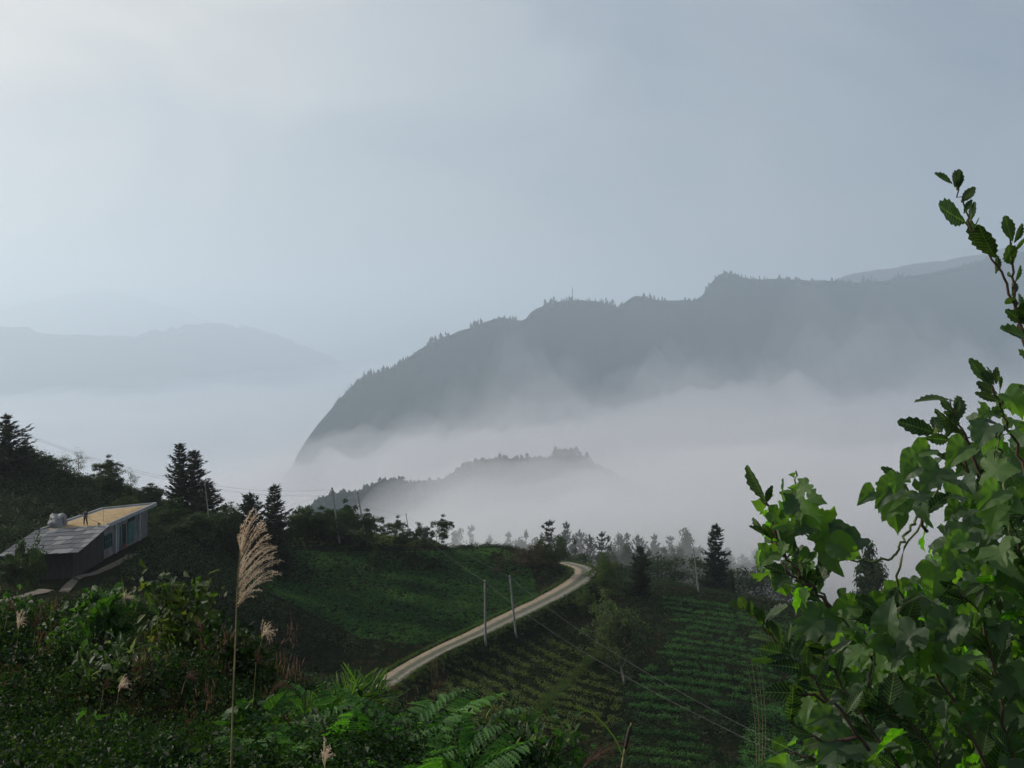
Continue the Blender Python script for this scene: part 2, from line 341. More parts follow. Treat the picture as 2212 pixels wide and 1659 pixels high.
def grid_faces(nr, nc):
    i = np.arange(nr*nc).reshape(nr, nc); return np.stack([i[:-1, :-1], i[:-1, 1:], i[1:, 1:], i[1:, :-1]], -1).reshape(-1, 4)
ground = obj('ground', mesh('ground', np.stack([GX, GY, GZ], -1).reshape(-1, 3), grid_faces(*GX.shape), M['ground'], smooth=True)); tag(ground, kind='structure')
M['valley'] = M['hill']
vs = 16000.; vf = obj('valley_floor', mesh('valley_floor', [(-vs, -vs, -560), (vs, -vs, -560), (vs, vs, -560), (-vs, vs, -560)], [[0, 1, 2, 3]], M['valley'])); tag(vf, kind='structure')

# road sheet
t_ = np.gradient(RD[:, :3], axis=0); t_[:, 2] = 0; t_ = unit(t_); nrm = np.stack([-t_[:, 1], t_[:, 0], t_[:, 2]*0], -1)
cs = np.linspace(-1, 1, 15); wob = fbm(np.arange(len(RD))/6.0, np.zeros(len(RD)), 3, 9)*.35
V = RD[:, None, :3]+nrm[:, None]*(cs[None, :, None]*((RD[:, 3]/2+.12)[:, None, None]+np.where(np.abs(cs) > .9, 1, 0)[None, :, None]*wob[:, None, None]))
V[..., 2] += -.05*np.abs(cs)[None]**4-.06*np.exp(-((np.abs(cs)-.45)/.14)**2)[None]+.02
m, t = mat_new('dirt_road'); l = t.links.new; o_ = N(t, 'ShaderNodeOutputMaterial'); p = N(t, 'ShaderNodeBsdfPrincipled')
tcn = N(t, 'ShaderNodeTexCoord'); sep = N(t, 'ShaderNodeSeparateXYZ'); l(tcn.outputs['UV'], sep.inputs[0])
r1 = N(t, 'ShaderNodeValToRGB'); e = r1.color_ramp.elements
for i, (q, c) in enumerate([(0, (.05, .055, .03)), (.13, (.13, .125, .09)), (.26, (.20, .18, .14)), (.38, (.11, .10, .065)), (.5, (.05, .06, .03)), (.62, (.11, .10, .065)), (.74, (.27, .21, .14)), (.88, (.29, .22, .14)), (1, (.12, .10, .06))]):
    el = e[0] if i == 0 else e[-1] if i == 8 else e.new(q)
    el.position = q; el.color = rgb(c)
nz = N(t, 'ShaderNodeTexNoise'); nz.inputs['Scale'].default_value = .9; nz.inputs['Detail'].default_value = 8; l(tcn.outputs['Object'], nz.inputs['Vector'])
ma = N(t, 'ShaderNodeMath', operation='MULTIPLY_ADD'); ma.inputs[1].default_value = .28; l(nz.outputs['Fac'], ma.inputs[0])
mb_ = N(t, 'ShaderNodeMath', operation='SUBTRACT'); mb_.inputs[1].default_value = .14; l(sep.outputs[0], mb_.inputs[0]); l(mb_.outputs[0], ma.inputs[2]); l(ma.outputs[0], r1.inputs[0])
l(r1.outputs[0], p.inputs['Base Color']); p.inputs['Roughness'].default_value = .95; l(p.outputs[0], o_.inputs[0])
UV = np.stack(np.broadcast_arrays((cs[None]+1)/2, np.arange(len(RD))[:, None]/10.), -1).reshape(-1, 2)
road = obj('road', mesh('road', V.reshape(-1, 3), grid_faces(len(RD), 15), m, UV, smooth=True)); tag(road, kind='structure')

# ------------------------------------------------------------------ far mountains
def ridge(name, pts, L, drop, seed, n=260, m_=50, rough=1.0, prof=1.3, end=None):
    P = catmull([list(W(a, b, c)) for a, b, c in pts], 10)
    s = np.concatenate([[0], np.cumsum(np.linalg.norm(np.diff(P, axis=0), axis=1))]); u = np.linspace(0, s[-1], n)
    C = np.stack([np.interp(u, s, P[:, i]) for i in range(3)], -1)
    C[:, 2] += fbm(u/60, u*0, 4, seed)*5*rough
    v = np.concatenate([-np.geomspace(1, .004, m_)+.004, [0.], np.geomspace(.004, 1, 14)]) ; v[m_-1] = -.0015
    A = np.abs(v)[None]; sgn = np.sign(v)[None]
    dn = fbm(u[:, None]/(L*.16)+sgn*7, A*2.4+u[:, None]*0, 5, seed+3)
    spur = 1+dn*1.0*np.minimum(A*5, 1)
    Y = C[:, 1:2]+sgn*A*L*spur; X = C[:, :1]+A*L*.10*dn+0*A
    bottom = -560.; Z = C[:, 2:3]-(C[:, 2:3]-bottom)*np.minimum(A**(1/prof)*drop, 1)+dn*L*.05*np.minimum(A*6, 1)*(1-A)
    V = np.stack([X, Y, Z], -1)
    o = obj(name, mesh(name, V.reshape(-1, 3), grid_faces(n, len(v)), M['hill'], smooth=True)); tag(o, kind='structure')
    return V, C
RIDGE = [(520,1190,1230),(570,1115,1260),(605,1058,1285),(630,1012,1310),(648,972,1330),(670,936,1355),(700,900,1380),(735,862,1420),(780,820,1460),(840,797,1500),(900,763,1550),(960,733,1600),(1040,697,1660),(1080,686,1690),(1130,692,1720),(1150,674,1740),(1190,658,1770),
         (1245,648,1800),(1290,653,1830),(1338,662,1860),(1352,648,1870),(1372,637,1880),(1395,640,1890),(1430,648,1910),(1508,643,1950),(1530,618,1960),(1558,592,1975),(1590,594,1990),(1620,602,2000),(1680,604,2030),(1770,606,2070),
         (1830,612,2100),(1880,610,2120),(1930,602,2150),(2000,592,2200),(2100,568,2260),(2212,545,2330),(2400,520,2450),(2700,560,2600)]
MV, MC = ridge('mountain', RIDGE, 900, 1.0, 11, n=420, m_=80, prof=1.55)
ridge('mountain_behind', [(1700,660,2900),(1795,612,2950),(1830,594,3000),(1950,575,3050),(2050,560,3100),(2130,548,3150),(2212,530,3200),(2500,540,3400)], 900, 1.0, 23, prof=1.5)
ridge('mountain_across_valley', [(-700,690,3900),(-300,700,4000),(0,708,4200),(60,712,4250),(130,723,4300),(200,722,4400),(250,727,4500),(310,719,4600),(370,709,4800),(450,699,5100),(500,706,5300),(540,706,5500),(600,722,5700),(640,739,6000),(720,774,6500),(780,803,6900),(860,870,7200),(950,960,7500)], 1100, 1.0, 31, rough=4, prof=2.2)
ridge('mountain_far', [(200,790,8900),(450,760,9000),(700,760,9100),(780,738,9200),(860,708,9300),(895,694,9300),(950,698,9400),(1040,718,9500),(1200,730,9600),(1500,740,9700)], 1800, 1.0, 41, rough=4, prof=1.5)
ridge('mountain_farthest', [(-500,690,7500),(-100,680,7500),(80,650,7600),(180,630,7700),(260,632,7800),(380,665,7900),(520,720,8100),(700,780,8300)], 1800, 1.0, 43, rough=4, prof=1.5)
HILL = [(560,1230,520),(640,1135,580),(680,1090,640),(710,1070,660),(745,1063,670),(770,1062,680),(805,1043,690),(850,1032,700),(880,1040,705),(900,1040,706),(960,1036,712),(985,1016,718),(1015,1000,722),(1060,993,728),(1110,992,735),
        (1180,990,760),(1240,982,790),(1300,1010,830),(1400,1060,860),(1500,1120,900),(1600,1200,900)]
HV, HC = ridge('hill', HILL, 330, 1.0, 51, n=260, m_=60, rough=.5, prof=1.35)
def cone_trees(mb, P, h, w):
    n = len(P); k = 5; a = rng.uniform(0, 6.3, n)[:, None]+np.arange(k)[None]*2*math.pi/k
    rr = w[:, None]*rng.uniform(.6, 1.25, (n, k))
    v = np.zeros((n, 2*k+2, 3)); v[:, :k, 0] = np.cos(a)*rr; v[:, :k, 1] = np.sin(a)*rr; v[:, :k, 2] = h[:, None]*rng.uniform(.05, .3, (n, k))
    v[:, k:2*k, 0] = np.cos(a+.6)*rr*.62; v[:, k:2*k, 1] = np.sin(a+.6)*rr*.62; v[:, k:2*k, 2] = h[:, None]*rng.uniform(.42, .62, (n, k))
    v[:, 2*k, 2] = h*.55; v[:, 2*k+1, 2] = h; v[:, 2*k+1, :2] = rng.normal(size=(n, 2))*w[:, None]*.1
    v += P[:, None]; off = (np.arange(n)*(2*k+2))[:, None, None]
    T = np.array([[j, (j+1) % k, 2*k] for j in range(k)]+[[k+j, k+(j+1) % k, 2*k+1] for j in range(k)])
    mb.add(v.reshape(-1, 3), None, (T[None]+off).reshape(-1, 3))
def surf(V, n, u0, u1, v0, v1, pw=1.0):
    a = rng.uniform(u0, u1, n)*(V.shape[0]-1.001); b = (v0+(v1-v0)*rng.uniform(0, 1, n)**pw)*(V.shape[1]-1.001)
    i = a.astype(int); j = b.astype(int); fa = (a-i)[:, None]; fb = (b-j)[:, None]
    return (V[i, j]*(1-fa)+V[i+1, j]*fa)*(1-fb)+(V[i, j+1]*(1-fa)+V[i+1, j+1]*fa)*fb
jr = 80/(MV.shape[1])
mb = MB()
P = surf(MV, 6500, 0, .93, 70/94., 81/94.); dens = fbm(P[:, 0]/40, P[:, 1]/60, 3, 5); P = P[dens > -.18]
h = (5+rng.exponential(3.6, len(P)).clip(0, 10))*(1+.8*vnoise(P[:, 0]/30, P[:, 1]/30, 8)); cone_trees(mb, P-[0, 0, 2.5], h, h*rng.uniform(.15, .30, len(P)))

fr = obj('forest', mb.build('forest', M['needle'])); tag(fr, 'dark forest covering the long ridge across the misty valley', 'forest', kind='stuff')
mb = MB()
P = surf(HV, 1800, 0, .9, 20/74., 62/74., .6); h = rng.uniform(2.5, 6, len(P)); cone_trees(mb, P-[0, 0, 1], h, h*rng.uniform(.35, .7, len(P)))
P = surf(HV, 420, 0, .85, 56/74., 61/74.); h = rng.uniform(2.5, 6, len(P)); cone_trees(mb, P-[0, 0, 1.5], h, h*rng.uniform(.3, .7, len(P)))
c_ = HC[int(np.argmin(np.abs(px(HC)[0]-1222)))]; P = c_+rnd(26)*[6, 5, 1]; h = rng.uniform(5, 8.5, 26); cone_trees(mb, P-[0, 0, 2.5], h, h*rng.uniform(.4, .7, 26))
fr = obj('forest', mb.build('hill_forest', M['broad'])); tag(fr, 'woods on the low knoll half sunk in mist below the long ridge', 'forest', kind='stuff')

# ------------------------------------------------------------------ fog and haze
FC = np.array([(-3500,1500,-330),(-3500,4000,-272),(-1500,900,-300),(-1500,2500,-272),(-1500,6500,-256),(-700,800,-260),(-500,1800,-270),(-400,3500,-262),(-250,700,-180),(-160,700,-140),(-60,700,-110),(-300,1300,-172),(-120,1250,-118),(0,1200,-120),
 (20,700,-60),(-10,600,-80),(80,650,-42),(120,720,-44),(-20,500,-84),(-90,500,-130),(-200,400,-160),(20,330,-76),(70,300,-64),(120,300,-60),(200,600,-62),(200,1000,-95),(120,1250,-120),(330,1400,-118),(450,1500,-116),(600,1600,-116),(800,1700,-108),(400,400,-70),(1500,1500,-110),(1500,400,-80),
 (3500,1500,-100),(3500,6000,-200),(0,4000,-258),(0,6500,-256),(-3500,6500,-262),(1000,3500,-200),(-800,300,-230),(0,200,-84),(250,250,-78)], float)
_fa = np.sqrt(((FC[:, None, :2]-FC[None, :, :2])**2).sum(-1)+60**2); _fw = np.linalg.solve(_fa-np.eye(len(FC))*8, FC[:, 2]+200)
def FH(x, y):
    r = np.zeros(np.shape(x))-200
    for i in range(len(FC)): r = r+_fw[i]*np.sqrt((x-FC[i, 0])**2+(y-FC[i, 1])**2+3600)
    return r
def fog(name, off, dens, amp, seed, y0, color=(.94, .93, .955), n1=230, n2=230, aniso=.5):
    fx = axis_grid(-5000, 5200, n1, 50, 420); fy = axis_grid(y0, 6800, n2, 300, 500)
    X, Y = np.meshgrid(fx, fy); base = FH(X, Y)
    right = sstep(-500, 100, X)*(1-sstep(2200, 3200, Y))                    # calm deck far left, torn wisps on the right
    sc = np.clip(Y/1300, .22, 1.15)*(.42+.58*right); wx = fbm(X/300, Y/300, 3, seed+40)*160; wy = fbm(X/300+9, Y/300, 3, seed+41)*160
    nz = fbm((X+wx)/240+seed, (Y+wy)/380, 5, seed)*amp*sc+np.abs(fbm((X+wy)/80, (Y+wx)/140+seed, 4, seed+5))*amp*.7*sc
    Z = np.maximum(base+off*(.35+.65*right)*np.clip(Y/700, .35, 1)+nz, -520); c = X.shape; n = c[0]*c[1]
    top = np.stack([X, Y, Z], -1).reshape(-1, 3); bot = top.copy(); bot[:, 2] = -548-seed*.3
    f = grid_faces(*c); i = np.arange(n).reshape(c); ring = np.concatenate([i[0, :-1], i[:-1, -1], i[-1, :0:-1], i[:0:-1, 0]]); r2 = np.roll(ring, -1)
    side = np.stack([ring, ring+n, r2+n, r2], -1)
    me = mesh(name, np.concatenate([top, bot]), [f, f[:, ::-1]+n, side], vol_mat(name, color, dens, aniso), smooth=False)
    o = obj(name, me); return tag(o, kind='stuff')
# bank of mist lying just behind the field edge, where the tree line stands
fx_ = axis_grid(-260, 900, 200, 60, 120); fy_ = np.linspace(207, 700, 150); X_, Y_ = np.meshgrid(fx_, fy_); c_ = X_.shape; n_ = X_.size
Z_ = -200+(152+sstep(20, 120, X_)*8)*(1-sstep(330, 640, Y_))*sstep(-210, -5, X_)*(.93+.07*sstep(212, 260, Y_))+fbm(X_/70, Y_/70, 5, 91)*16+fbm(X_/22, Y_/22, 3, 92)*6
tp_ = np.stack([X_, Y_, Z_], -1).reshape(-1, 3); bt_ = tp_.copy(); bt_[:, 2] = -330
i_ = np.arange(n_).reshape(c_); rg = np.concatenate([i_[0, :-1], i_[:-1, -1], i_[-1, :0:-1], i_[:0:-1, 0]]); rg2 = np.roll(rg, -1)
tag(obj('low_mist', mesh('low_mist', np.concatenate([tp_, bt_]), [grid_faces(*c_), grid_faces(*c_)[:, ::-1]+n_, np.stack([rg, rg+n_, rg2+n_, rg2], -1)], vol_mat('low_mist', (.92, .93, .95), .013, .35))), 'low mist drifting between the trees behind the fields', kind='stuff')
for nm_, off_, de_, am_, sd_, y_, lb_ in [('fog', -58, .0085, 95, 3, 205, 'dense white fog filling the valley floor'), ('fog_layer', -36, .0024, 130, 7, 212, 'ragged thinner mist lifting off the top of the valley fog'),
      ('mist', -22, .0014, 170, 13, 218, 'torn veil of mist between the low knoll and the long ridge'), ('high_mist', -14, .0008, 215, 19, 224, 'faint wisps of mist rising before the long ridge')]:
    tag(fog(nm_, off_, de_, am_, sd_, y_), lb_)
fx_ = axis_grid(-6000, 6000, 40, 0, 900); fy_ = axis_grid(236, 11000, 60, 300, 900); X_, Y_ = np.meshgrid(fx_, fy_); n_ = X_.size; c_ = X_.shape
Z_ = 262+0*X_; tp_ = np.stack([X_, Y_, Z_], -1).reshape(-1, 3); bt_ = tp_.copy(); bt_[:, 2] = -556
f_ = grid_faces(*c_); i_ = np.arange(n_).reshape(c_); rg = np.concatenate([i_[0, :-1], i_[:-1, -1], i_[-1, :0:-1], i_[:0:-1, 0]]); rg2 = np.roll(rg, -1)
tag(obj('valley_mist', mesh('valley_mist', np.concatenate([tp_, bt_]), [f_, f_[:, ::-1]+n_, np.stack([rg, rg+n_, rg2+n_, rg2], -1)], vol_mat('valley_mist', (.74, .88, 1.0), .00033, .35))), 'thin bluish air over the whole valley', kind='stuff')
mb = MB(); mb.box((0, 4500, -148), (25000, 14000, 836))
hz = obj('haze', mb.build('haze', vol_mat('haze', (.84, .92, 1.0), .00014, .35))); tag(hz, kind='stuff')

# ------------------------------------------------------------------ sampling the terrain mesh
def Hg(x, y):
    x = np.asarray(x, float); y = np.asarray(y, float)
    i = np.clip(np.searchsorted(gy, y)-1, 0, len(gy)-2); j = np.clip(np.searchsorted(gx, x)-1, 0, len(gx)-2)
    fy = np.clip((y-gy[i])/(gy[i+1]-gy[i]), 0, 1); fx = np.clip((x-gx[j])/(gx[j+1]-gx[j]), 0, 1)
    return (GZ[i, j]*(1-fx)+GZ[i, j+1]*fx)*(1-fy)+(GZ[i+1, j]*(1-fx)+GZ[i+1, j+1]*fx)*fy
def hit(x, y, d0=62, d1=400, n=420):
    x = np.atleast_1d(np.asarray(x, float)); y = np.atleast_1d(np.asarray(y, float))
    D = np.geomspace(d0, d1, n); P = W(x[:, None], y[:, None], D[None])
    g = P[..., 2]-Hg(P[..., 0], P[..., 1]); b = g < 0; i = b.argmax(1); ok = b.any(1) & (i > 0)
    i = np.maximum(i, 1); r = np.arange(len(x)); g0 = g[r, i-1]; g1 = g[r, i]; t = np.clip(g0/(g0-g1+1e-9), 0, 1)
    Dh = D[i-1]+t*(D[i]-D[i-1]); Q = W(x, y, Dh); Q[:, 2] = Hg(Q[:, 0], Q[:, 1]); return Q, ok
def road_dist(x, y):
    best = np.full(np.shape(x), 1e9)
    for i in range(0, len(RD)-1, 3): best = np.minimum(best, np.hypot(x-RD[i, 0], y-RD[i, 1])-RD[i, 3]/2)
    return best
def clumps(mb, C, Rr, n, size, proto=LEAF, flat=.75, droop=0.0):
    """n leaves over each dome C with radius Rr"""
    C = np.repeat(C, n, 0); Rr = np.repeat(Rr, n)[:, None]; k = len(C)
    d = unit(rnd(k)); d[:, 2] = np.abs(d[:, 2])*1.0-.12; r = Rr*rng.uniform(.55, 1.08, (k, 1)); P = C+d*r*np.array([1, 1, flat])
    nr = unit(d+rnd(k)*.55+[0, 0, .35]); ax = unit(np.cross(nr, rnd(k))-np.array([0, 0, droop])); s = rng.uniform(.55, 1.3, k)*size
    stamp(mb, proto, P, frames(ax, nr), s[:, None])

# ------------------------------------------------------------------ field cover
FIELD = [(590,1188),(700,1192),(960,1190),(1080,1184),(1120,1200),(1150,1235),(1160,1290),(1130,1310),(1000,1372),(900,1395),(780,1380),(680,1330),(560,1270)]
FU = [(620,1158),(960,1150),(1000,1172),(960,1180),(600,1184)]
FA = [(935,1500),(990,1440),(1060,1402),(1180,1385),(1260,1392),(1290,1402),(1200,1500),(1115,1570),(1040,1600),(960,1580)]
FB = [(1165,1540),(1290,1425),(1335,1500),(1335,1560),(1250,1610),(1150,1620)]
FCx = [(1430,1292),(1560,1285),(1700,1308),(1790,1335),(1760,1400),(1700,1450),(1660,1500),(1560,1545),(1400,1560),(1350,1520),(1390,1450),(1460,1370)]
FD = [(1335,1580),(1470,1560),(1520,1600),(1530,1665),(1300,1665)]
FE = [(1630,1490),(1780,1440),(1900,1500),(1900,1665),(1590,1665)]
def cover(poly, n, R0, R1, nl, size, mat, name, label, proto=LEAF, hz=.55, d0=62):
    pa = np.array(poly, float); Pw, ok = hit(pa[:, 0], pa[:, 1], d0); Pf = W(pa[:, 0], pa[:, 1], 188.0); Pw[~ok] = Pf[~ok]
    x0, x1, y0, y1 = Pw[:, 0].min()-4, Pw[:, 0].max()+4, Pw[:, 1].min()-8, Pw[:, 1].max()+10
    X = rng.uniform(x0, x1, n*3); Y = rng.uniform(y0, y1, n*3); Z = Hg(X, Y); u, v = px(np.stack([X, Y, Z], -1))
    k = inpoly(u, v, poly) & (road_dist(X, Y) > .5); C = np.stack([X, Y, Z], -1)[k][:n]
    mb = MB(); clumps(mb, C, rng.uniform(R0, R1, len(C)), nl, size, proto, hz)
    return tag(obj(name, mb.build(name, mat)), label, kind='stuff')
cover(FIELD, 13000, .18, .40, 14, .17, M['crop'], 'crops', 'low green leafy crop covering the rounded field left of the dirt road')
cover(FU, 1600, .2, .5, 12, .2, M['dryrow'], 'crops', 'yellowing crop strip on the terrace under the small trees')
cover(FE, 3000, .2, .45, 12, .16, M['rowcrop'], 'crops', 'dark low crop beside the leafy vine at lower right')
cover(FA+[], 2600, .15, .35, 9, .16, M['scrub'], 'weeds', 'dark weeds between the slanting crop rows below the poles')
cover(FCx, 5000, .15, .35, 9, .16, M['scrub'], 'weeds', 'dark weeds between the long crop rows on the terraces')
cover(FD, 900, .15, .3, 9, .15, M['scrub'], 'weeds', 'dark weeds between the level crop rows at the bottom')
def rows(poly, x0, x1, ys, slope, mat, name, label, R0=.34, nl=13, size=.15, curve=0.0, step=5.0):
    pts = []
    for y in ys:
        xs = np.arange(x0, x1, step); t = (xs-x0)/(x1-x0)
        yy = y+slope*(xs-x0)+curve*(x1-x0)*t*t+fbm(xs/50, xs*0+y, 2, 77)*3
        k = inpoly(xs, yy, poly)
        if k.sum() > 2: pts.append(np.stack([xs[k], yy[k]], -1))
    q = np.vstack(pts); q = q+rng.normal(size=q.shape)*[1.5, .5]; P, ok = hit(q[:, 0], q[:, 1]); P = P[ok & (road_dist(P[:, 0], P[:, 1]) > .6)]
    P = P[(rng.uniform(size=len(P)) > .08) & (fbm(P[:, 0]/3, P[:, 1]/3, 3, 88) > -.26)]; P = P+rnd(len(P))*[.22, .22, 0]
    mb = MB(); clumps(mb, P, R0*rng.uniform(.5, 1.4, len(P)), nl, size, LEAF, .9)
    return tag(obj(name, mb.build(name, mat)), label, kind='stuff')
rows(FA, 880, 1320, np.arange(1220, 1620, 25), .47, M['dryrow'], 'crop_rows', 'slanting rows of crop just below the two roadside poles', R0=.55, nl=34, size=.19, step=4)
rows(FB, 1130, 1340, np.arange(1420, 1640, 20), .28, M['dryrow'], 'crop_rows', 'short crop rows under the pale trunked tree', R0=.48, nl=30, size=.18)
rows(FCx, 1340, 1800, list(1280+np.cumsum(np.linspace(9, 25, 20))), .035, M['rowcrop'], 'crop_rows', 'long green crop rows on the terraced slope below the lone fir', R0=.55, nl=34, size=.18, curve=.12, step=4)
rows(FD, 1290, 1540, np.arange(1555, 1670, 22), .03, M['crop'], 'crop_rows', 'level green crop rows at the foot of the terraces', R0=.5, nl=36, size=.16, curve=.06, step=4)

# scrub over the rest of the slope
def scrub_pts(n, x0, x1, y0, y1):
    X = rng.uniform(x0, x1, n); Y = rng.uniform(y0, y1, n); Z = Hg(X, Y); return np.stack([X, Y, Z], -1)
P = scrub_pts(44000, -75, 90, 26, 212); u, v = px(P)
k = (u > -250) & (u < 2400) & (road_dist(P[:, 0], P[:, 1]) > .9)
for f in (FIELD, FA, FB, FCx, FD, FE, FU): k &= ~inpoly(u, v, f)
k &= ~((P[:, 0] > -52) & (P[:, 0] < -40.5) & (P[:, 1] > 94) & (P[:, 1] < 124))
path_poly = [(-50,1310),(60,1268),(160,1245),(235,1215),(300,1190),(300,1205),(240,1240),(160,1268),(70,1290),(-50,1330)]
k &= ~inpoly(u, v, path_poly)
P = P[k]; u, v = px(P); dn = fbm(P[:, 0]/6, P[:, 1]/6, 3, 21)
lf = (u < 600) & (P[:, 1] > 100)                      # shrubby hillside round the house
near_road = road_dist(P[:, 0], P[:, 1]) < 3.0
Rr = np.where(lf, rng.uniform(.7, 1.7, len(P)), rng.uniform(.35, .95, len(P)))*(1+dn*.8); Rr = np.clip(Rr, .25, 2.1)
Rr[near_road] = np.minimum(Rr[near_road], .35)
a = (dn < -.12) & ~lf
mb = MB(); C = P[a][:2600]; clumps(mb, C, Rr[a][:2600]*.7, 26, .30, BLADE, .9)
tag(obj('dry_grass', mb.build('dry_grass', M['brown'])), 'brownish dry grass patches scattered between the fields', kind='stuff')
b = ~a & (rng.uniform(size=len(P)) < .62); mb = MB(); b1 = b & lf
clumps(mb, P[b1][:6500], Rr[b1][:6500], 58, .27, LEAF, 1.0)
tag(obj('thicket', mb.build('thicket', M['scrub'])), 'dark green thicket over the hillside round the old house', kind='stuff')
b2 = b & ~lf; mb = MB(); clumps(mb, P[b2][:15000], Rr[b2][:15000], 32, .21, LEAF, .8)
tag(obj('scrub', mb.build('scrub', M['scrub'])), 'low dark scrub and weeds on the banks between road and fields', kind='stuff')
X = rng.uniform(-22, 66, 1500); Y = rng.uniform(218, 292, 1500); Z = Hg(X, Y); C = np.stack([X, Y, Z], -1)
up_ = np.clip(-(1205+fbm(X/9, Y/9, 3, 66)*60-HY)/FPX*Y-Z, 1.5, 13); C[:, 2] += rng.uniform(.15, 1, 1500)*up_-1.6; mb = MB(); clumps(mb, C, rng.uniform(1.4, 3.0, 1500), 85, .6, LEAF, .9)
tag(obj('thicket', mb.build('misty_thicket', M['scrub'])), 'hazy undergrowth joining the trees behind the road bend', kind='stuff')
# roadside verge grass and the grassy balk between two fields
mb = MB(); i = rng.integers(0, len(RD), 2600); sg = rng.choice([-1, 1], 2600)
Q = RD[i, :3]+nrm[i]*((RD[i, 3]/2+rng.uniform(.1, 1.1, 2600))*sg)[:, None]+rnd(2600)*.3; Q[:, 2] = Hg(Q[:, 0], Q[:, 1])
clumps(mb, Q, rng.uniform(.12, .3, 2600), 14, .22, BLADE, 1.2)
bx = rng.uniform(0, 1, 1500); q, ok = hit(1120+bx*190+rng.normal(size=1500)*5, 1580-bx*190+rng.normal(size=1500)*5)
clumps(mb, q, rng.uniform(.15, .35, 1500), 14, .2, BLADE, 1.2)
tag(obj('verge_grass', mb.build('verge_grass', M['light'])), 'lighter grass along the dirt road and the field edge', kind='stuff')
# trodden path in front of the house
pp = np.array([(-60,1322),(20,1298),(90,1280),(160,1256),(205,1240),(245,1222),(290,1198)]); pw, ok = hit(pp[:, 0], pp[:, 1]); pc = catmull(pw, 10)
pt = unit(np.gradient(pc, axis=0)*[1, 1, 0]); pn = np.stack([-pt[:, 1], pt[:, 0], pt[:, 2]*0], -1); cs2 = np.linspace(-1, 1, 5)
V = pc[:, None]+pn[:, None]*cs2[None, :, None]*(.55+.2*fbm(np.arange(len(pc))/4., np.zeros(len(pc)), 2, 3))[:, None, None]; V[..., 2] = Hg(V[..., 0], V[..., 1])+.10
M['path'] = rough_mat('trodden_earth', [(.09, .075, .055), (.17, .145, .11)], 1.5)
tag(obj('path', mesh('path', V.reshape(-1, 3), grid_faces(len(pc), 5), M['path'], smooth=True)), kind='structure')

# ------------------------------------------------------------------ trees
def conifer(h, w, seed, whorls=22, per=7, blade=.34, bare=.1, droop=.15, irregular=.25):
    r = np.random.default_rng(seed); tr = MB(); cw = MB()
    n = 8; zz = np.linspace(0, h, n); P = np.stack([r.normal(size=n).cumsum()*.02*h/8, r.normal(size=n).cumsum()*.02*h/8, zz], -1)
    tr.tube(P, np.linspace(.022*h, .004*h, n), 7)
    B = []; A = []; S = []
    for i in range(whorls):
        t = bare+(1-bare)*(i+r.uniform(-.3, .3))/whorls; z = t*h
        Lr = w/2*((1-t)/(1-bare))**.75*(1+r.normal()*irregular)+.12
        for j in range(per):
            a = r.uniform(0, 6.283); L_ = Lr*r.uniform(.65, 1.15)
            d = np.array([math.cos(a), math.sin(a), 0]); m_ = max(3, int(L_/blade*3))
            s = np.linspace(.12, 1, m_); pts = np.array([0, 0, z])+d*(s*L_)[:, None]+np.array([0, 0, 1])*((-droop*s+.22*s*s)*L_)[:, None]
            pts[:, 0] += np.interp(z, zz, P[:, 0]); pts[:, 1] += np.interp(z, zz, P[:, 1])
            tr.tube(pts[[0, -1]], [.012*h*.5*(1-t)+.012, .006], 3)
            for q in range(2):
                side = np.cross(d, [0, 0, 1])*(1 if q else -1)
                ax = d*.75+side*r.uniform(.35, 1.0, (m_, 1))+np.array([0, 0, 1])*r.uniform(.0, .45, (m_, 1)); B.append(pts); A.append(ax); S.append(np.full(m_, blade*(.75+.4*(1-t))))
            B.append(pts[-1:]); A.append(d[None]+[[0, 0, .45]]); S.append(np.array([blade*1.1]))
    for _ in range(8): B.append(np.array([[0, 0, h*.97]])+P[-1]*[1, 1, 0]); A.append(r.normal(size=(1, 3))*.4+[[0, 0, 1]]); S.append(np.array([blade]))
    B = np.vstack(B); A = np.vstack(A)+r.normal(size=B.shape)*.18; S = np.concatenate(S)*r.uniform(.7, 1.25, len(B))
    V, Q, T, U = LEAF; pr = (V*[.42, 1, .5], Q, T, U)
    stamp(cw, pr, B, frames(A, r.normal(size=B.shape)*.5+[0, 0, 1]), S[:, None])
    stamp(cw, pr, B, frames(A+r.normal(size=B.shape)*.35, r.normal(size=B.shape)), S[:, None]*.8)
    return tr, cw
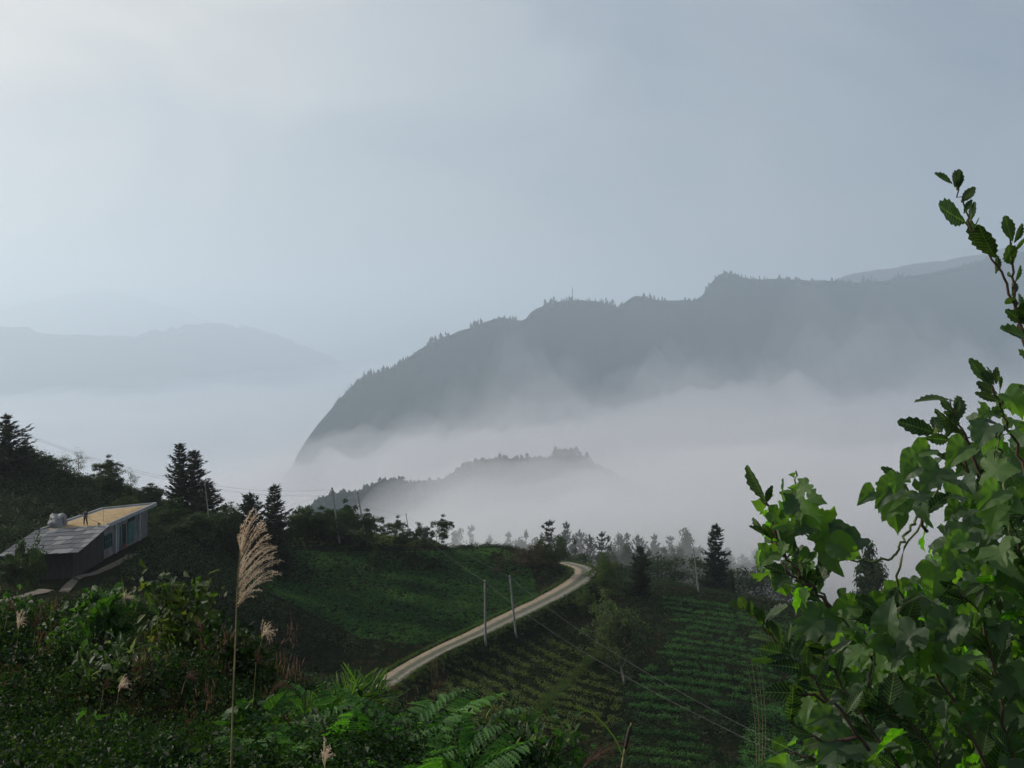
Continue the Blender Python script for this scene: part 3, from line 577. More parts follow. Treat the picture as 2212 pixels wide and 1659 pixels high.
def broadleaf(h, w, seed, leaf=.2, bare=.3, limbs=9, tips=4, per=34, spread=.36, stems=1, lean=0.0, proto=LEAF):
    r = np.random.default_rng(seed); tr = MB(); cw = MB(); C = []; Rr = []
    for s_ in range(stems):
        b0 = np.array([r.normal()*.06*w, r.normal()*.06*w, 0]) if stems > 1 else np.zeros(3)
        n = 6; zz = np.linspace(0, h*.8, n); off = np.cumsum(r.normal(size=(n, 2))*.012*h, 0)+(b0[:2]*np.linspace(0, 3, n)[:, None] if stems > 1 else 0); off[0] = 0
        P = np.stack([b0[0]+off[:, 0]+lean*zz, b0[1]+off[:, 1], zz], -1); tr.tube(P, np.linspace(.016*h, .005*h, n)*(1 if stems == 1 else .7), 6)
        for i in range(max(2, limbs//stems)):
            t = bare+(1-bare)*(i+r.uniform(0, .8))/(limbs/stems); z = t*h*.8; p0 = np.array([np.interp(z, zz, P[:, j]) for j in range(3)])
            a = r.uniform(0, 6.283); L_ = w/2*math.sqrt(max(.12, 1-(2*(t-.45))**2*.8))*r.uniform(.55, 1.05)
            d = np.array([math.cos(a)*L_, math.sin(a)*L_, h*r.uniform(.05, .3)*(1.15-t)*1.3]); p1 = p0+d*.55+r.normal(size=3)*.03*h; p2 = p0+d
            tr.tube([p0, p1, p2], [.008*h, .005*h, .002*h], 4)
            for j in range(tips):
                q = p1+(p2-p1)*r.uniform(-.2, 1.1)+r.normal(size=3)*w*.10; tr.tube([p1, q], [.004*h, .0015*h], 3); C.append(q); Rr.append(w*spread*.5*r.uniform(.45, 1))
    for t in np.linspace(.55, 1.02, 7): C.append(np.array([np.interp(min(t, .8)*h, zz, P[:, 0]), np.interp(min(t, .8)*h, zz, P[:, 1]), t*h])+r.normal(size=3)*w*.07); Rr.append(w*spread*.5*(1.25-t*.7))
    C = np.array(C); Rr = np.array(Rr); k = len(C)*per; c = np.repeat(C, per, 0); rr = np.repeat(Rr, per)[:, None]
    d = unit(r.normal(size=(k, 3))); Pp = c+d*rr*r.uniform(.2, 1.1, (k, 1))*[1, 1, .7]; nr = unit(d*.6+r.normal(size=(k, 3))*.6+[0, 0, .5])
    ax = unit(np.cross(nr, r.normal(size=(k, 3)))-[0, 0, .25]); stamp(cw, proto, Pp, frames(ax, nr), (leaf*r.uniform(.6, 1.3, k))[:, None])
    return tr, cw
_cache = {}
def tree(kind, xb, yb, ytop, label, D=None, w=None, group=None, cat='tree', name=None, rz=None, sink=.25):
    """kind -> (builder args); the foot meets the terrain on the sight line (xb,yb), or stands at depth D when hidden"""
    if D is None:
        q, ok = hit([xb], [yb]); b = q[0]
        if not ok[0]: D = 166.0
    if D is not None:
        X = (xb-CX)/FPX*D; b = np.array([X, D, float(Hg(X, D))])
    h = (HY-ytop)/FPX*b[1]-b[2]; h = max(h, .8)
    if kind not in _cache:
        t = KINDS[kind]; tr, cw = t[0](seed=sum(map(ord, kind)), **t[1]); _cache[kind] = (tr.build(kind+'_trunk', t[2]), cw.build(kind+'_crown', t[3]), t[1]['h'], t[1]['w'])
    a, c, h0, w0 = _cache[kind]; s = h/h0*1.02; sw = (w/FPX*b[1])/(w0)*(.92 if kind[:3] == 'fir' else 1.0 if kind[:4] == 'pine' else 1.12) if w else s
    o = thing(name or KINDS[kind][4], (b[0], b[1], b[2]-sink), label, cat, group, rz if rz is not None else rng.uniform(0, 6.28))
    o.scale = (sw, sw, s); obj('trunk', a, o); obj('crown', c, o); return o
KINDS = {
 'fir_a': (conifer, dict(h=8, w=2.5, whorls=34, per=10, blade=.40, irregular=.35, bare=.04, droop=-.12), M['bark'], M['needle'], 'fir_tree'),
 'fir_b': (conifer, dict(h=8, w=3.4, whorls=32, per=10, blade=.44, irregular=.4, bare=.02, droop=-.05), M['bark'], M['needle'], 'fir_tree'),
 'fir_c': (conifer, dict(h=13, w=5.5, whorls=34, per=12, blade=.7, irregular=.5, bare=.03, droop=.1), M['bark'], M['needle'], 'fir_tree'),
 'pine_c': (conifer, dict(h=12, w=6.5, whorls=16, per=8, blade=1.0, irregular=.9, bare=.1, droop=-.3), M['bark'], M['needle'], 'pine_tree'),
 'pine_a': (conifer, dict(h=12, w=6.0, whorls=20, per=8, blade=.95, irregular=.8, bare=.05, droop=-.15), M['bark'], M['needle'], 'pine_tree'),
 'pine_b': (conifer, dict(h=12, w=7.4, whorls=18, per=9, blade=1.05, irregular=.8, bare=.05, droop=-.2), M['bark'], M['needle'], 'pine_tree'),
 'round': (conifer, dict(h=5, w=4.6, whorls=22, per=10, blade=.42, irregular=.2, bare=.02, droop=-.3), M['bark'], M['needle'], 'cedar_tree'),
 'leafy_a': (broadleaf, dict(h=5, w=4, leaf=.22, bare=.1, limbs=14, per=80), M['bark'], M['broad'], 'broadleaf_tree'),
 'leafy_b': (broadleaf, dict(h=5, w=4.4, leaf=.22, bare=.12, limbs=12, per=70, spread=.32, stems=2), M['bark'], M['broad'], 'broadleaf_tree'),
 'leafy_c': (broadleaf, dict(h=6, w=4.2, leaf=.26, bare=.1, limbs=15, tips=5, per=80, spread=.4), M['bark'], M['broad'], 'broadleaf_tree'),
 'pale': (broadleaf, dict(h=9, w=6.4, leaf=.27, bare=.3, limbs=20, tips=6, per=60, spread=.28, stems=2), M['palebark'], M['greyleaf'], 'pale_trunked_tree'),
 'feather': (broadleaf, dict(h=4, w=3, leaf=.22, bare=.3, limbs=8, tips=4, per=16, spread=.34, proto=BLADE), M['bark'], M['light'], 'feathery_tree'),
 'lacy': (broadleaf, dict(h=6, w=4, leaf=.2, bare=.08, limbs=15, tips=5, per=54, spread=.36), M['bark'], M['light'], 'lacy_tree'),
 'shrub_a': (broadleaf, dict(h=2.4, w=3, leaf=.2, bare=.02, limbs=12, tips=4, per=44, spread=.42, stems=3), M['bark'], M['broad'], 'shrub'),
 'shrub_b': (broadleaf, dict(h=2.6, w=2.4, leaf=.2, bare=.02, limbs=12, tips=4, per=36, spread=.4, stems=3), M['bark'], M['scrub'], 'shrub'),
 'rusty': (broadleaf, dict(h=3, w=5, leaf=.2, bare=.02, limbs=14, tips=5, per=44, spread=.36, stems=3), M['bark'], M['brown'], 'rusty_shrub'),
}
G1 = 'misty pines and broadleaf trees behind the field edge'
for a in [
 ('pine_a', 1186, 1127, 250, 'thin topped misty pine, tallest of those just right of the rusty bush', 56),
 ('pine_b', 1223, 1131, 262, 'misty pine with two rounded tufts standing above the road bend', 50),
 ('pine_c', 1251, 1147, 268, 'slender hazy pine right of the one with rounded tufts above the bend', 40),
 ('pine_c', 1274, 1157, 255, 'low broad hazy pine rising straight above the outer edge of the bend', 42),
 ('pine_a', 1298, 1151, 250, 'hazy pine behind the lacy roadside tree', 44),
 ('leafy_c', 1338, 1156, 262, 'round crowned hazy tree left of the small dark fir', 58),
 ('pine_c', 1380, 1158, 258, 'hazy pine whose spire pokes up behind the small dark fir', 46),
 ('pine_b', 1414, 1156, 266, 'hazy pine with a ragged head just right of the small dark fir', 50),
 ('pine_a', 1451, 1160, 272, 'hazy pine midway between the small dark fir and the bare pole', 46),
 ('leafy_c', 1489, 1150, 268, 'broad hazy tree directly behind the bare pole on the terraces', 66),
 ('leafy_c', 1577, 1190, 285, 'hazy rounded tree tucked right of the tall dark fir', 54),
 ('pine_c', 1607, 1200, 300, 'faint pine second to the right of the tall dark fir', 50),
 ('leafy_c', 1637, 1193, 305, 'faint round tree half behind the bright vine leaves', 60),
 ('leafy_a', 1134, 1146, 275, 'faint tree behind the left shoulder of the rusty bush', 40),
 ('pine_b', 1099, 1152, 290, 'pale ghostly pine in mist beyond the crest of the green field', 44),
 ('leafy_a', 1060, 1158, 300, 'palest round tree in mist beyond the crest of the green field', 50),
 ('pine_a', 1020, 1140, 300, 'ghostly pointed tree in mist right of the slender plateau tree', 38),
 ('leafy_c', 985, 1152, 290, 'ghostly low tree in mist touching the slender plateau tree', 52),
 ('leafy_c', 1206, 1162, 240, 'low broad hazy tree filling the dip left of the pine with two rounded tufts', 54),
 ('leafy_b', 1262, 1172, 246, 'low loose hazy tree under the slender pine above the bend', 46),
 ('leafy_c', 1358, 1178, 246, 'low hazy tree merging with the left side of the small dark fir', 56),
 ('leafy_a', 1432, 1182, 250, 'low leafy hazy tree in the dip right of the ragged headed pine', 56),
 ('leafy_c', 1466, 1184, 252, 'low hazy tree just left of the bare pole', 56),
 ('leafy_a', 1398, 1186, 244, 'low hazy tree touching the right side of the small dark fir', 48),
 ('leafy_b', 1318, 1170, 244, 'loose hazy tree right behind the lacy roadside tree', 50),
 ('leafy_c', 1164, 1168, 262, 'faint broad tree just behind the top of the rusty bush', 50),
 ('leafy_c', 1115, 1170, 275, 'faint low tree between the green field crest and the rusty bush', 46),
]: tree(a[0], a[1], 0, a[2], a[4], D=a[3], w=a[5], group=G1, sink=.6)
tree('fir_c', 1546, 1277, 1133, 'tall dark fir beside the bare pole on the terraced slope', D=196, w=62)
tree('fir_a', 1579, 1290, 1232, 'tiny dark fir at the foot of the tall one', D=190, w=18)
tree('fir_b', 1383, 1292, 1180, 'small dark fir with bushy skirts above the terraced rows', w=58)
tree('leafy_c', 1881, 1300, 1176, 'grey leafy tree seen through the gap in the vine', D=215, w=66)
tree('pale', 1358, 1476, 1268, 'open crowned tree with a forked pale trunk between the fields', w=120)
tree('lacy', 1300, 1290, 1196, 'light lacy tree on the outer side of the road bend', w=70)
tree('lacy', 1262, 1330, 1268, 'small lacy sapling on the bank under the road bend', w=44)
tree('rusty', 1150, 1222, 1172, 'rusty brown bush on the inner side of the road bend', w=100, name='rusty_shrub', cat='bush')
tree('shrub_a', 1188, 1222, 1165, 'dark round bush at the inner end of the road bend', w=44, cat='bush')
tree('shrub_b', 1075, 1215, 1186, 'dark small bush on the right shoulder of the green field', w=26, cat='bush')
tree('leafy_b', 733, 1172, 1088, 'leafy tree wrapped round the foot of the taller leaning pole', w=70)
tree('leafy_b', 818, 1172, 1104, 'dense tree just right of the shorter leaning pole', w=66)
tree('feather', 851, 1160, 1130, 'thin small tree right of the dense one by the leaning poles', w=34)
tree('leafy_b', 940, 1168, 1111, 'slender plateau tree with a loose crown, last before the mist', w=48)
tree('leafy_a', 700, 1168, 1092, 'leafy tree left of the taller leaning pole', w=62)
tree('leafy_c', 668, 1165, 1098, 'round leafy tree right of the dark pointed conifer', w=56)
tree('leafy_a', 636, 1165, 1102, 'low leafy tree touching the dark pointed conifer', w=56)
for a in [('leafy_c', 648, 1096, 62, 'bushy tree second right of the dark pointed conifer'),('leafy_b', 690, 1102, 56, 'bushy tree below left of the taller leaning pole'),('leafy_a', 716, 1100, 50, 'small bushy tree touching the left side of the taller leaning pole'),
          ('leafy_c', 752, 1094, 58, 'full bushy tree between the two leaning poles'),('leafy_b', 772, 1112, 44, 'low tree right behind the shorter leaning pole'),('leafy_a', 800, 1118, 50, 'low tree right of the shorter leaning pole'),('leafy_b', 838, 1116, 46, 'small tree filling in right of the dense one by the leaning poles')]:
    tree(a[0], a[1], 0, a[2], a[4], D=173, w=a[3], group='bushy trees on the plateau edge')
for xb, yb, yt, w_, lb in [(874,1168,1145,26,'dark shrub at the foot of the small far pole'),(893,1165,1140,24,'narrow dark shrub right of the small far pole'),(913,1170,1130,34,'bushy shrub left of the slender plateau tree'),
    (864,1186,1150,22,'dark column shaped shrub on the plateau bank'),(922,1180,1155,24,'low dark shrub under the slender plateau tree'),(812,1246,1176,34,'dark upright bush growing out of the green field'),
    (892,1225,1185,20,'smaller dark bush in the green field, right of the upright one'),(775,1178,1150,40,'dark shrub between the feet of the two leaning poles'),(1010,1186,1172,22,'low dark mound on the crest of the green field')]:
    tree('shrub_b', xb, yb, yt, lb, w=w_, cat='shrub')
# left: conifers and skyline bushes
G2 = 'dark conifers beside the old house'
tree('fir_a', 388, 1170, 959, 'tallest slim dark conifer behind the roof corner of the old house', D=132, w=64, group=G2)
tree('fir_a', 420, 1180, 974, 'second slim conifer just right of the tallest one', D=134, w=74, group=G2)
tree('fir_b', 448, 1190, 1040, 'lower spreading conifer at the right foot of the slim pair', D=130, w=86, group=G2)
tree('round', 541, 1210, 1068, 'round topped conifer behind the big plume', D=136, w=86, group=G2)
tree('fir_b', 594, 1195, 1049, 'dark pointed conifer right of the big plume', D=133, w=78, group=G2)
tree('leafy_c', 370, 1180, 1078, 'leafy tree covering the far corner of the old house', D=124, w=70)
tree('leafy_c', 420, 1200, 1105, 'broad tree on the slope between the old house and the big plume', D=122, w=100)
tree('leafy_a', 480, 1200, 1088, 'bushy tree left of the round topped conifer', D=128, w=90)
tree('pine_b', 14, 1050, 897, 'big dark pine cut by the left edge', D=136, w=88, group='dark pines at the left edge')
tree('pine_a', 52, 1040, 938, 'smaller dark pine right of the big one at the left edge', D=138, w=56, group='dark pines at the left edge')
G3 = 'bushy trees along the left skyline'
for kd, xb, yt, w_, D_, lb in [('leafy_c', 100, 982, 70, 142, 'bushy tree on the skyline right of the two edge pines'),('feather', 138, 975, 36, 144, 'feathery tree on the skyline above the tarpaulin'),
    ('feather', 168, 966, 40, 145, 'tallest feathery sprig bent over on the left skyline'),('leafy_b', 203, 986, 64, 142, 'rounded broad tree peaking on the left skyline'),('leafy_c', 235, 1012, 60, 140, 'low bushy tree between the rounded broad tree and the lone sapling'),
    ('feather', 282, 1008, 34, 142, 'lone thin sapling with a flat crown on the skyline'),('leafy_b', 262, 1028, 50, 141, 'small dark tree left of the lone thin sapling'),('leafy_a', 320, 1042, 60, 142, 'low skyline bush above the far end of the roof'),
    ('leafy_b', 348, 1052, 46, 143, 'last low skyline bush before the tall conifers'),('lacy', 268, 1066, 60, 130, 'light green bush right behind the grain covered roof')]:
    tree(kd, xb, 0, yt, lb, D=D_, w=w_, group=G3)
tree('lacy', 500, 1200, 1086, 'light twiggy shrub right of the spreading conifer', D=140, w=60)
tree('shrub_a', 66, 1230, 1168, 'dark bush growing up in front of the slate shed roof', D=95, w=58, cat='bush')
tree('leafy_a', 20, 1290, 1195, 'dark tree under the eave of the slate shed', D=92, w=80)

# ------------------------------------------------------------------ poles and wires
def pole(xb, yb, xt, yt, label, r=.13, D=None, arm=False, group='utility poles'):
    b = W(xb, yb, D or 100)
    if D is None:
        q, ok = hit([xb], [yb]); b = q[0]
        if not ok[0]: X = (xb-CX)/FPX*163; b = np.array([X, 163, float(Hg(X, 163))])
    top = W(xt, yt, b[1]); o = thing('utility_pole', tuple(b), label, 'pole', group); mb = MB(); d = top-b
    s = np.linspace(-.05, 1, 9)[:, None]; mb.tube(s*d, np.linspace(r, r*.62, 9), 10); obj('shaft', mb.build('shaft', M['pole'], True), o)
    mb = MB(); mb.tube([d*.965+[0, 0, 0], d*.985], [r*.95, r*.95], 10); mb.box(d*.975, (.05, .5, .06)); obj('bracket', mb.build('bracket', M['wire']), o)
    for e in (-.2, .2):
        mb = MB(); mb.tube([d*.975+[0, e, .03], d*.975+[0, e, .09], d*.975+[0, e, .17]], [.03, .05, .025], 8); obj('insulator', mb.build('insulator', M['pole'], True), o)
    return top
tA = pole(733, 1172, 717, 1053, 'taller of the two dark leaning poles above the green field', r=.16)
tB = pole(790, 1165, 772, 1062, 'shorter of the two dark leaning poles, beside the dense tree', r=.15)
tC = pole(885, 1156, 877, 1110, 'small thin far pole on the plateau', r=.09)
tD = pole(1049, 1394, 1047, 1253, 'upright pale roadside pole, left of the pair', r=.15)
tE = pole(1115, 1377, 1101, 1243, 'pale roadside pole leaning left, right of the pair', r=.14)
tG = pole(1509, 1279, 1498, 1185, 'lone bare pole at the top of the terraced slope', r=.14)
tH = pole(451, 1120, 443, 1045, 'thin pale pole in front of the spreading conifer', r=.07, D=126)
def wire(a, b, sag, label, r=.016, n=40):
    a = np.array(a, float); b = np.array(b, float); s = np.linspace(0, 1, n)[:, None]; P = a+(b-a)*s; P[:, 2] -= (sag*4*s*(1-s))[:, 0]
    mb = MB(); mb.tube(P-a, r, 4); o = obj('power_line', mb.build('power_line', M['wire']), None, tuple(a)); return tag(o, label, 'power line', 'power lines')
wire(tD-[0, 0, .15], W(1720, 1647, 48), 1.0, 'lower wire from the upright roadside pole down to the right', r=.010)
wire(tE-[0, 0, .15], W(1740, 1636, 50), 1.0, 'upper wire from the left leaning roadside pole down to the right', r=.010)
wire(tC-[0, 0, .9], tD-[0, 0, .15], .5, 'wire between the small far pole and the upright roadside pole', r=.011)
wire(tC-[0, 0, .3], tE-[0, 0, .15], .4, 'wire between the small far pole and the left leaning roadside pole', r=.008)
wire(W(-60, 888, 120), tA-[0, 0, .3], 3.2, 'upper long wire from the left edge to the taller leaning pole', r=.010)
wire(W(-60, 891, 121), tB-[0, 0, .3], 3.6, 'lower long wire from the left edge to the shorter leaning pole', r=.010)
wire(tA-[0, 0, .6], W(560, 1105, 150), .4, 'short wire dropping left from the taller leaning pole', r=.007)
wire(tA-[0, 0, .5], tC-[0, 0, .2], .6, 'wire from the taller leaning pole across to the small far pole', r=.007)
for k, (x0, y0, x1, y1, lb) in enumerate([(1634,1650,1612,1428,'leftmost thin bare bamboo stalk in front of the lower right crops'),(1640,1655,1622,1420,'second thin bare bamboo stalk from the left'),(1646,1650,1634,1425,'third thin bare bamboo stalk from the left'),(1652,1640,1641,1430,'rightmost thin bare bamboo stalk beside the vine')]):
    b, ok = hit([x0], [y0]); b = b[0]; D_ = b[1]; top = W(x1, y1, D_); mb = MB(); s = np.linspace(0, 1, 12)[:, None]; P = (top-b)*s; P[:, 0] += (.25*np.sin(s*3.1))[:, 0]
    mb.tube(P, np.linspace(.024, .010, 12), 5); tag(obj('bamboo_stalk', mb.build('bamboo_stalk', M['straw']), None, tuple(b)), lb, 'bamboo', 'bare bamboo stalks')

# ------------------------------------------------------------------ antenna on the far ridge
i = int(np.argmin(np.abs(px(MC)[0]-1236))); b = MC[i]; o = thing('antenna_mast', tuple(b-[0, 0, 4]), 'tiny antenna mast on the crest of the long ridge', 'mast'); mb = MB()
for sx, sy in ((-1.2, 0), (1.2, 0), (0, 1.2)): mb.tube([(sx, sy, 0), (sx*.15, sy*.15, 26)], .2, 4)
for z in (6, 12, 18, 23): mb.tube([(-1.2*(1-z/30), 0, z), (1.2*(1-z/30), 0, z), (0, 1.2*(1-z/30), z+1)], .12, 3)
obj('lattice', mb.build('lattice', M['wire']), o); mb = MB(); mb.tube([(0, 0, 24), (0, 0, 30)], .15, 4); obj('rod', mb.build('rod', M['wire']), o)

# ------------------------------------------------------------------ house
M['wall'] = rough_mat('stained_plaster', [(.10, .095, .085), (.20, .19, .175), (.30, .29, .27)], .9, stretch=(1, 1, .5))
M['timber'] = rough_mat('dark_timber', [(.022, .021, .019), (.06, .055, .05)], 3, stretch=(4, 4, .4))
M['slate'] = rough_mat('slate', [(.09, .095, .105), (.13, .135, .145)], 1.1, rough=.85, spec=.2)
M['slate2'] = rough_mat('pale_slate', [(.17, .175, .18), (.24, .24, .235)], 1.4, rough=.85)
M['conc'] = rough_mat('concrete', [(.26, .26, .25), (.42, .42, .41)], 1.2)
M['grain'] = rough_mat('drying_grain', [(.25, .17, .085), (.36, .255, .13), (.43, .32, .18)], 1.2, bump=.6, bdist=.03)
M['teal'] = rough_mat('turquoise_paint', [(.035, .10, .09), (.07, .17, .15)], 2)
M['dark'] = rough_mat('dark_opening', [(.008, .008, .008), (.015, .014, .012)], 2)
M['red'] = rough_mat('red_paint', [(.20, .04, .03), (.30, .07, .05)], 4)
M['tarp'] = rough_mat('white_tarpaulin', [(.14, .15, .15), (.34, .35, .35)], 1.6, bump=.8, bdist=.25, rough=.5)
hs = thing('farmhouse', (-46.3, 108, -25.3), 'long low farmhouse with a flat roof and a slate covered shed end', 'house')
def hb(name, c, d, mat, parent=hs, rz=0.0):
    mb = MB(); mb.box(np.array(c)-[-46.3, 108, -25.3], d, rz); return obj(name, mb.build(name, mat), parent)
def prism(poly, z0, z1):
    n = len(poly); V = [(x, y, z0) for x, y in poly]+[(x, y, z1) for x, y in poly]; V = np.array(V, float)-[-46.3, 108, -25.3]; mb = MB()
    Q = [[i, (i+1) % n, (i+1) % n+n, i+n] for i in range(n)]; mb.add(V, Q+[[3, 2, 1, 0], [4, 5, 6, 7]] if n == 4 else Q); return mb
RF = [(-43.35, 107.8), (-42.75, 121.0), (-47.9, 117.4), (-49.5, 105.2)]
IN = [(-43.9, 108.0), (-43.35, 119.8), (-47.6, 116.6), (-49.0, 105.9)]
wl = prism([(-43.9, 107.6), (-43.5, 119.9), (-47.6, 116.8), (-49.0, 105.4)], -25.6, -21.86)
wall_o = obj('wall', wl.build('wall', M['wall']), hs)
obj('roof_slab', prism(RF, -21.85, -21.62).build('roof_slab', M['conc']), hs)
for a_, b_ in ((0, 1), (1, 2), (2, 3)):
    a_, b_ = np.array(RF[a_]), np.array(RF[b_]); c_ = (a_+b_)/2; c_ = c_+(np.array((-46.3, 113))-c_)*.02; hb('roof_kerb', (c_[0], c_[1], -21.53), (.16, np.linalg.norm(b_-a_)-.25, .18), M['conc'], rz=math.atan2(b_[1]-a_[1], b_[0]-a_[0])-math.pi/2)
# facade details on the east wall (x = -43.6)
def fx(Y): return -43.88+(Y-107.6)*.0325
def facade(name, y, z, wy, hz_, mat, off=.04, th=.08, parent=hs): return hb(name, (fx(y)+off, y, z), (th, wy, hz_), mat, parent)
wn = facade('window', 108.9, -23.5, 1.9, 1.5, M['dark'], .03)
for y in (108.0, 108.45, 108.9, 109.35, 109.8): facade('window_bar', y, -23.5, .07, 1.5, M['teal'], .10, .05, wn)
for z in (-24.25, -23.5, -22.75): facade('frame', 108.9, z, 1.95, .08, M['teal'], .11, .05, wn)
dr = facade('door', 115.0, -23.75, 1.9, 2.5, M['teal'], .03)
facade('door_panel', 114.6, -24.3, .6, 1.1, M['teal'], .09, .04, dr); facade('door_panel', 115.4, -24.3, .6, 1.1, M['teal'], .09, .04, dr)
facade('doorway', 113.1, -23.85, .95, 2.6, M['dark'], .03); facade('door_leaf', 112.3, -23.85, .5, 2.5, M['teal'], .05); facade('threshold', 113.1, -25.0, .95, .35, M['red'], .10)
w2 = facade('window', 115.0, -22.35, 1.8, .35, M['dark'], .08)
for y in (114.3, 114.65, 115.0, 115.35, 115.7): facade('window_bar', y, -22.35, .05, .35, M['teal'], .14, .04, w2)
facade('drain_pipe', 111.3, -23.6, .14, 3.2, M['conc'], .10, .14)
facade('column', 110.7, -23.6, .35, 3.3, M['conc'], .06, .3); facade('column', 117.2, -23.6, .3, 3.3, M['conc'], .06, .3)
# shed end: timber walls, slate roof sloping toward the camera
sh = MB(); V = np.array([(-43.7, 99.9, -25.6), (-43.7, 107.6, -25.6), (-43.7, 107.6, -22.0), (-43.7, 99.9, -22.78), (-49.1, 99.1, -25.6), (-49.1, 105.4, -25.6), (-49.1, 105.4, -21.95), (-49.1, 99.1, -22.78)])-[-46.3, 108, -25.3]
sh.add(V, [[0, 1, 2, 3], [4, 7, 6, 5], [0, 3, 7, 4], [1, 5, 6, 2], [0, 4, 5, 1]]); so = obj('shed_wall', sh.build('shed_wall', M['timber']), hs)
mb = MB()
for i in range(13): y = 100.1+i*.58; zt = -22.85+(y-99.9)*.095; mb.box(np.array((-43.66, y, (zt-25.6)/2))-[-46.3, 108, -25.3], (.06, .44+.05*(i % 3), zt+25.6-.1))
for i in range(9): mb.box(np.array((-48.8+i*.62, 99.2+i*.093, -24.2))-[-46.3, 108, -25.3], (.48, .05, 2.7), .15)
obj('wall_board', mb.build('wall_board', M['timber']), hs)
facade('shed_door', 105.2, -24.1, .9, 2.1, M['dark'], .27, .05)
E0, E1, T0, T1 = np.array((-49.9, 97.3, -22.55)), np.array((-42.9, 99.4, -22.62)), np.array((-49.7, 104.9, -21.55)), np.array((-43.1, 107.9, -21.58))
r_ = np.random.default_rng(5); ma_, mb2 = MB(), MB(); rowsN, colsN = 6, 8
for i in range(rowsN):
    for j in range(colsN+1):
        s0 = i/rowsN; s1 = (i+1.05)/rowsN; t0 = (j-(.5 if i % 2 else 0)+r_.uniform(-.06, .06))/colsN; t1 = t0+.972/colsN
        t0, t1 = max(t0, 0), min(t1, 1.0)
        if t1-t0 < .02: continue
        f = lambda s, t: (E0*(1-t)+E1*t)*(1-s)+(T0*(1-t)+T1*t)*s
        a = [f(s0+r_.uniform(-.02, .012), t0), f(s0+r_.uniform(-.02, .012), t1), f(min(s1, 1), t1), f(min(s1, 1), t0)]
        lift = np.array([.06, .06, .02, .02])+r_.uniform(0, .012); v = np.array(a)-[-46.3, 108, -25.3]; v[:, 2] += lift; v = np.vstack([v, v-[0, 0, .035]])
        tgt = mb2 if (t0 > .72 and r_.uniform() < .55) or r_.uniform() < .08 else ma_
        tgt.add(v, [[0, 1, 2, 3], [7, 6, 5, 4], [0, 4, 5, 1], [1, 5, 6, 2], [2, 6, 7, 3], [3, 7, 4, 0]])
mdk = MB(); v = np.array([E0, E1, T1, T0])-[-46.3, 108, -25.3]; mdk.add(np.vstack([v, v-[0, 0, .08]]), [[0, 1, 2, 3], [7, 6, 5, 4], [0, 4, 5, 1], [1, 5, 6, 2], [2, 6, 7, 3], [3, 7, 4, 0]])
sr = obj('shed_roof', mdk.build('shed_roof', M['timber']), hs); obj('slates', ma_.build('slates', M['slate']), sr); [obj('pale_slate', mesh('pale_slate', np.concatenate(mb2.V)[i*8:i*8+8], np.array([[0, 1, 2, 3], [7, 6, 5, 4], [0, 4, 5, 1], [1, 5, 6, 2], [2, 6, 7, 3], [3, 7, 4, 0]]), M['slate2']), sr) for i in range(len(mb2.V))]
# grain spread on the flat roof
gp = [np.array(p) for p in IN]; gv = []; nG = 26
for i in range(nG):
    for j in range(nG):
        s, t_0 = i/(nG-1), j/(nG-1); p = (gp[0]*(1-s)+gp[1]*s)*(1-t_0)+(gp[3]*(1-s)+gp[2]*s)*t_0; e_ = min(s, 1-s, t_0, 1-t_0)
        gv.append((p[0], p[1], -21.615+.06*min(1, e_*14)+.035*float(fbm(p[0]*1.3, p[1]*1.3, 3, 3))*min(1, e_*14)))
tag(obj('drying_grain', mesh('drying_grain', gv, grid_faces(nG, nG), M['grain'], smooth=True)), 'golden grain spread to dry on the flat farmhouse roof', 'grain')
# tarpaulin bundle
mb = MB(); n1, n2 = 18, 12; V = []
for j in range(n2):
    for i in range(n1):
        a = i*2*math.pi/n1; z = j/(n2-1); rr = (1.02-.12*z-.75*max(0, z-.8)**1.0*2.2)*(1+.10*math.sin(a*5+z*3)+.30*float(fbm(a*1.9, z*3, 4, 8)))
        V.append((math.cos(a)*rr, math.sin(a)*rr*1.2, 1.6*z**.8+.16*math.sin(a*2+1)*z+.25*float(fbm(a*2, z*2+5, 3, 4))*z))
i_ = np.arange(n1*n2).reshape(n2, n1); i2 = np.roll(i_, -1, 1); Q = np.stack([i_[:-1], i2[:-1], i2[1:], i_[1:]], -1).reshape(-1, 4)
V.append((0, 0, 1.7)); mb.add(V, Q, [[n1*n2, i_[-1, j], i2[-1, j]] for j in range(n1)])
tp = obj('tarpaulin_stack', mb.build('tarpaulin_stack', M['tarp']), None, (-48.5, 107.3, -21.62)); tp.scale = (.82, .82, .78); tag(tp, 'pale tarpaulin draped over a heap at the left of the flat roof', 'tarpaulin heap')
mb = MB(); mb.tube([(.9, -.4, .3), (.95, -.45, 1.3)], .05, 6); obj('pole', mb.build('pole', M['red']), tp)
mb = MB(); mb.tube([(0, 0, 0), (-.1, .3, .75), (-.15, .45, 1.5)], [.025, .02, .015], 5); tag(obj('thin_stick', mb.build('thin_stick', M['straw']), None, (-44.6, 109.6, -21.6)), 'thin stick standing in the drying grain', 'stick')
q, ok = hit([110, 170], [1234, 1256]); mb = MB(); mb.tube([q[0]+[0, 0, .3]-q[0], q[1]+[0, 0, .15]-q[0]], .10, 6); tag(obj('log', mb.build('log', M['bark']), None, tuple(q[0])), 'long log lying before the timber shed wall', 'log')

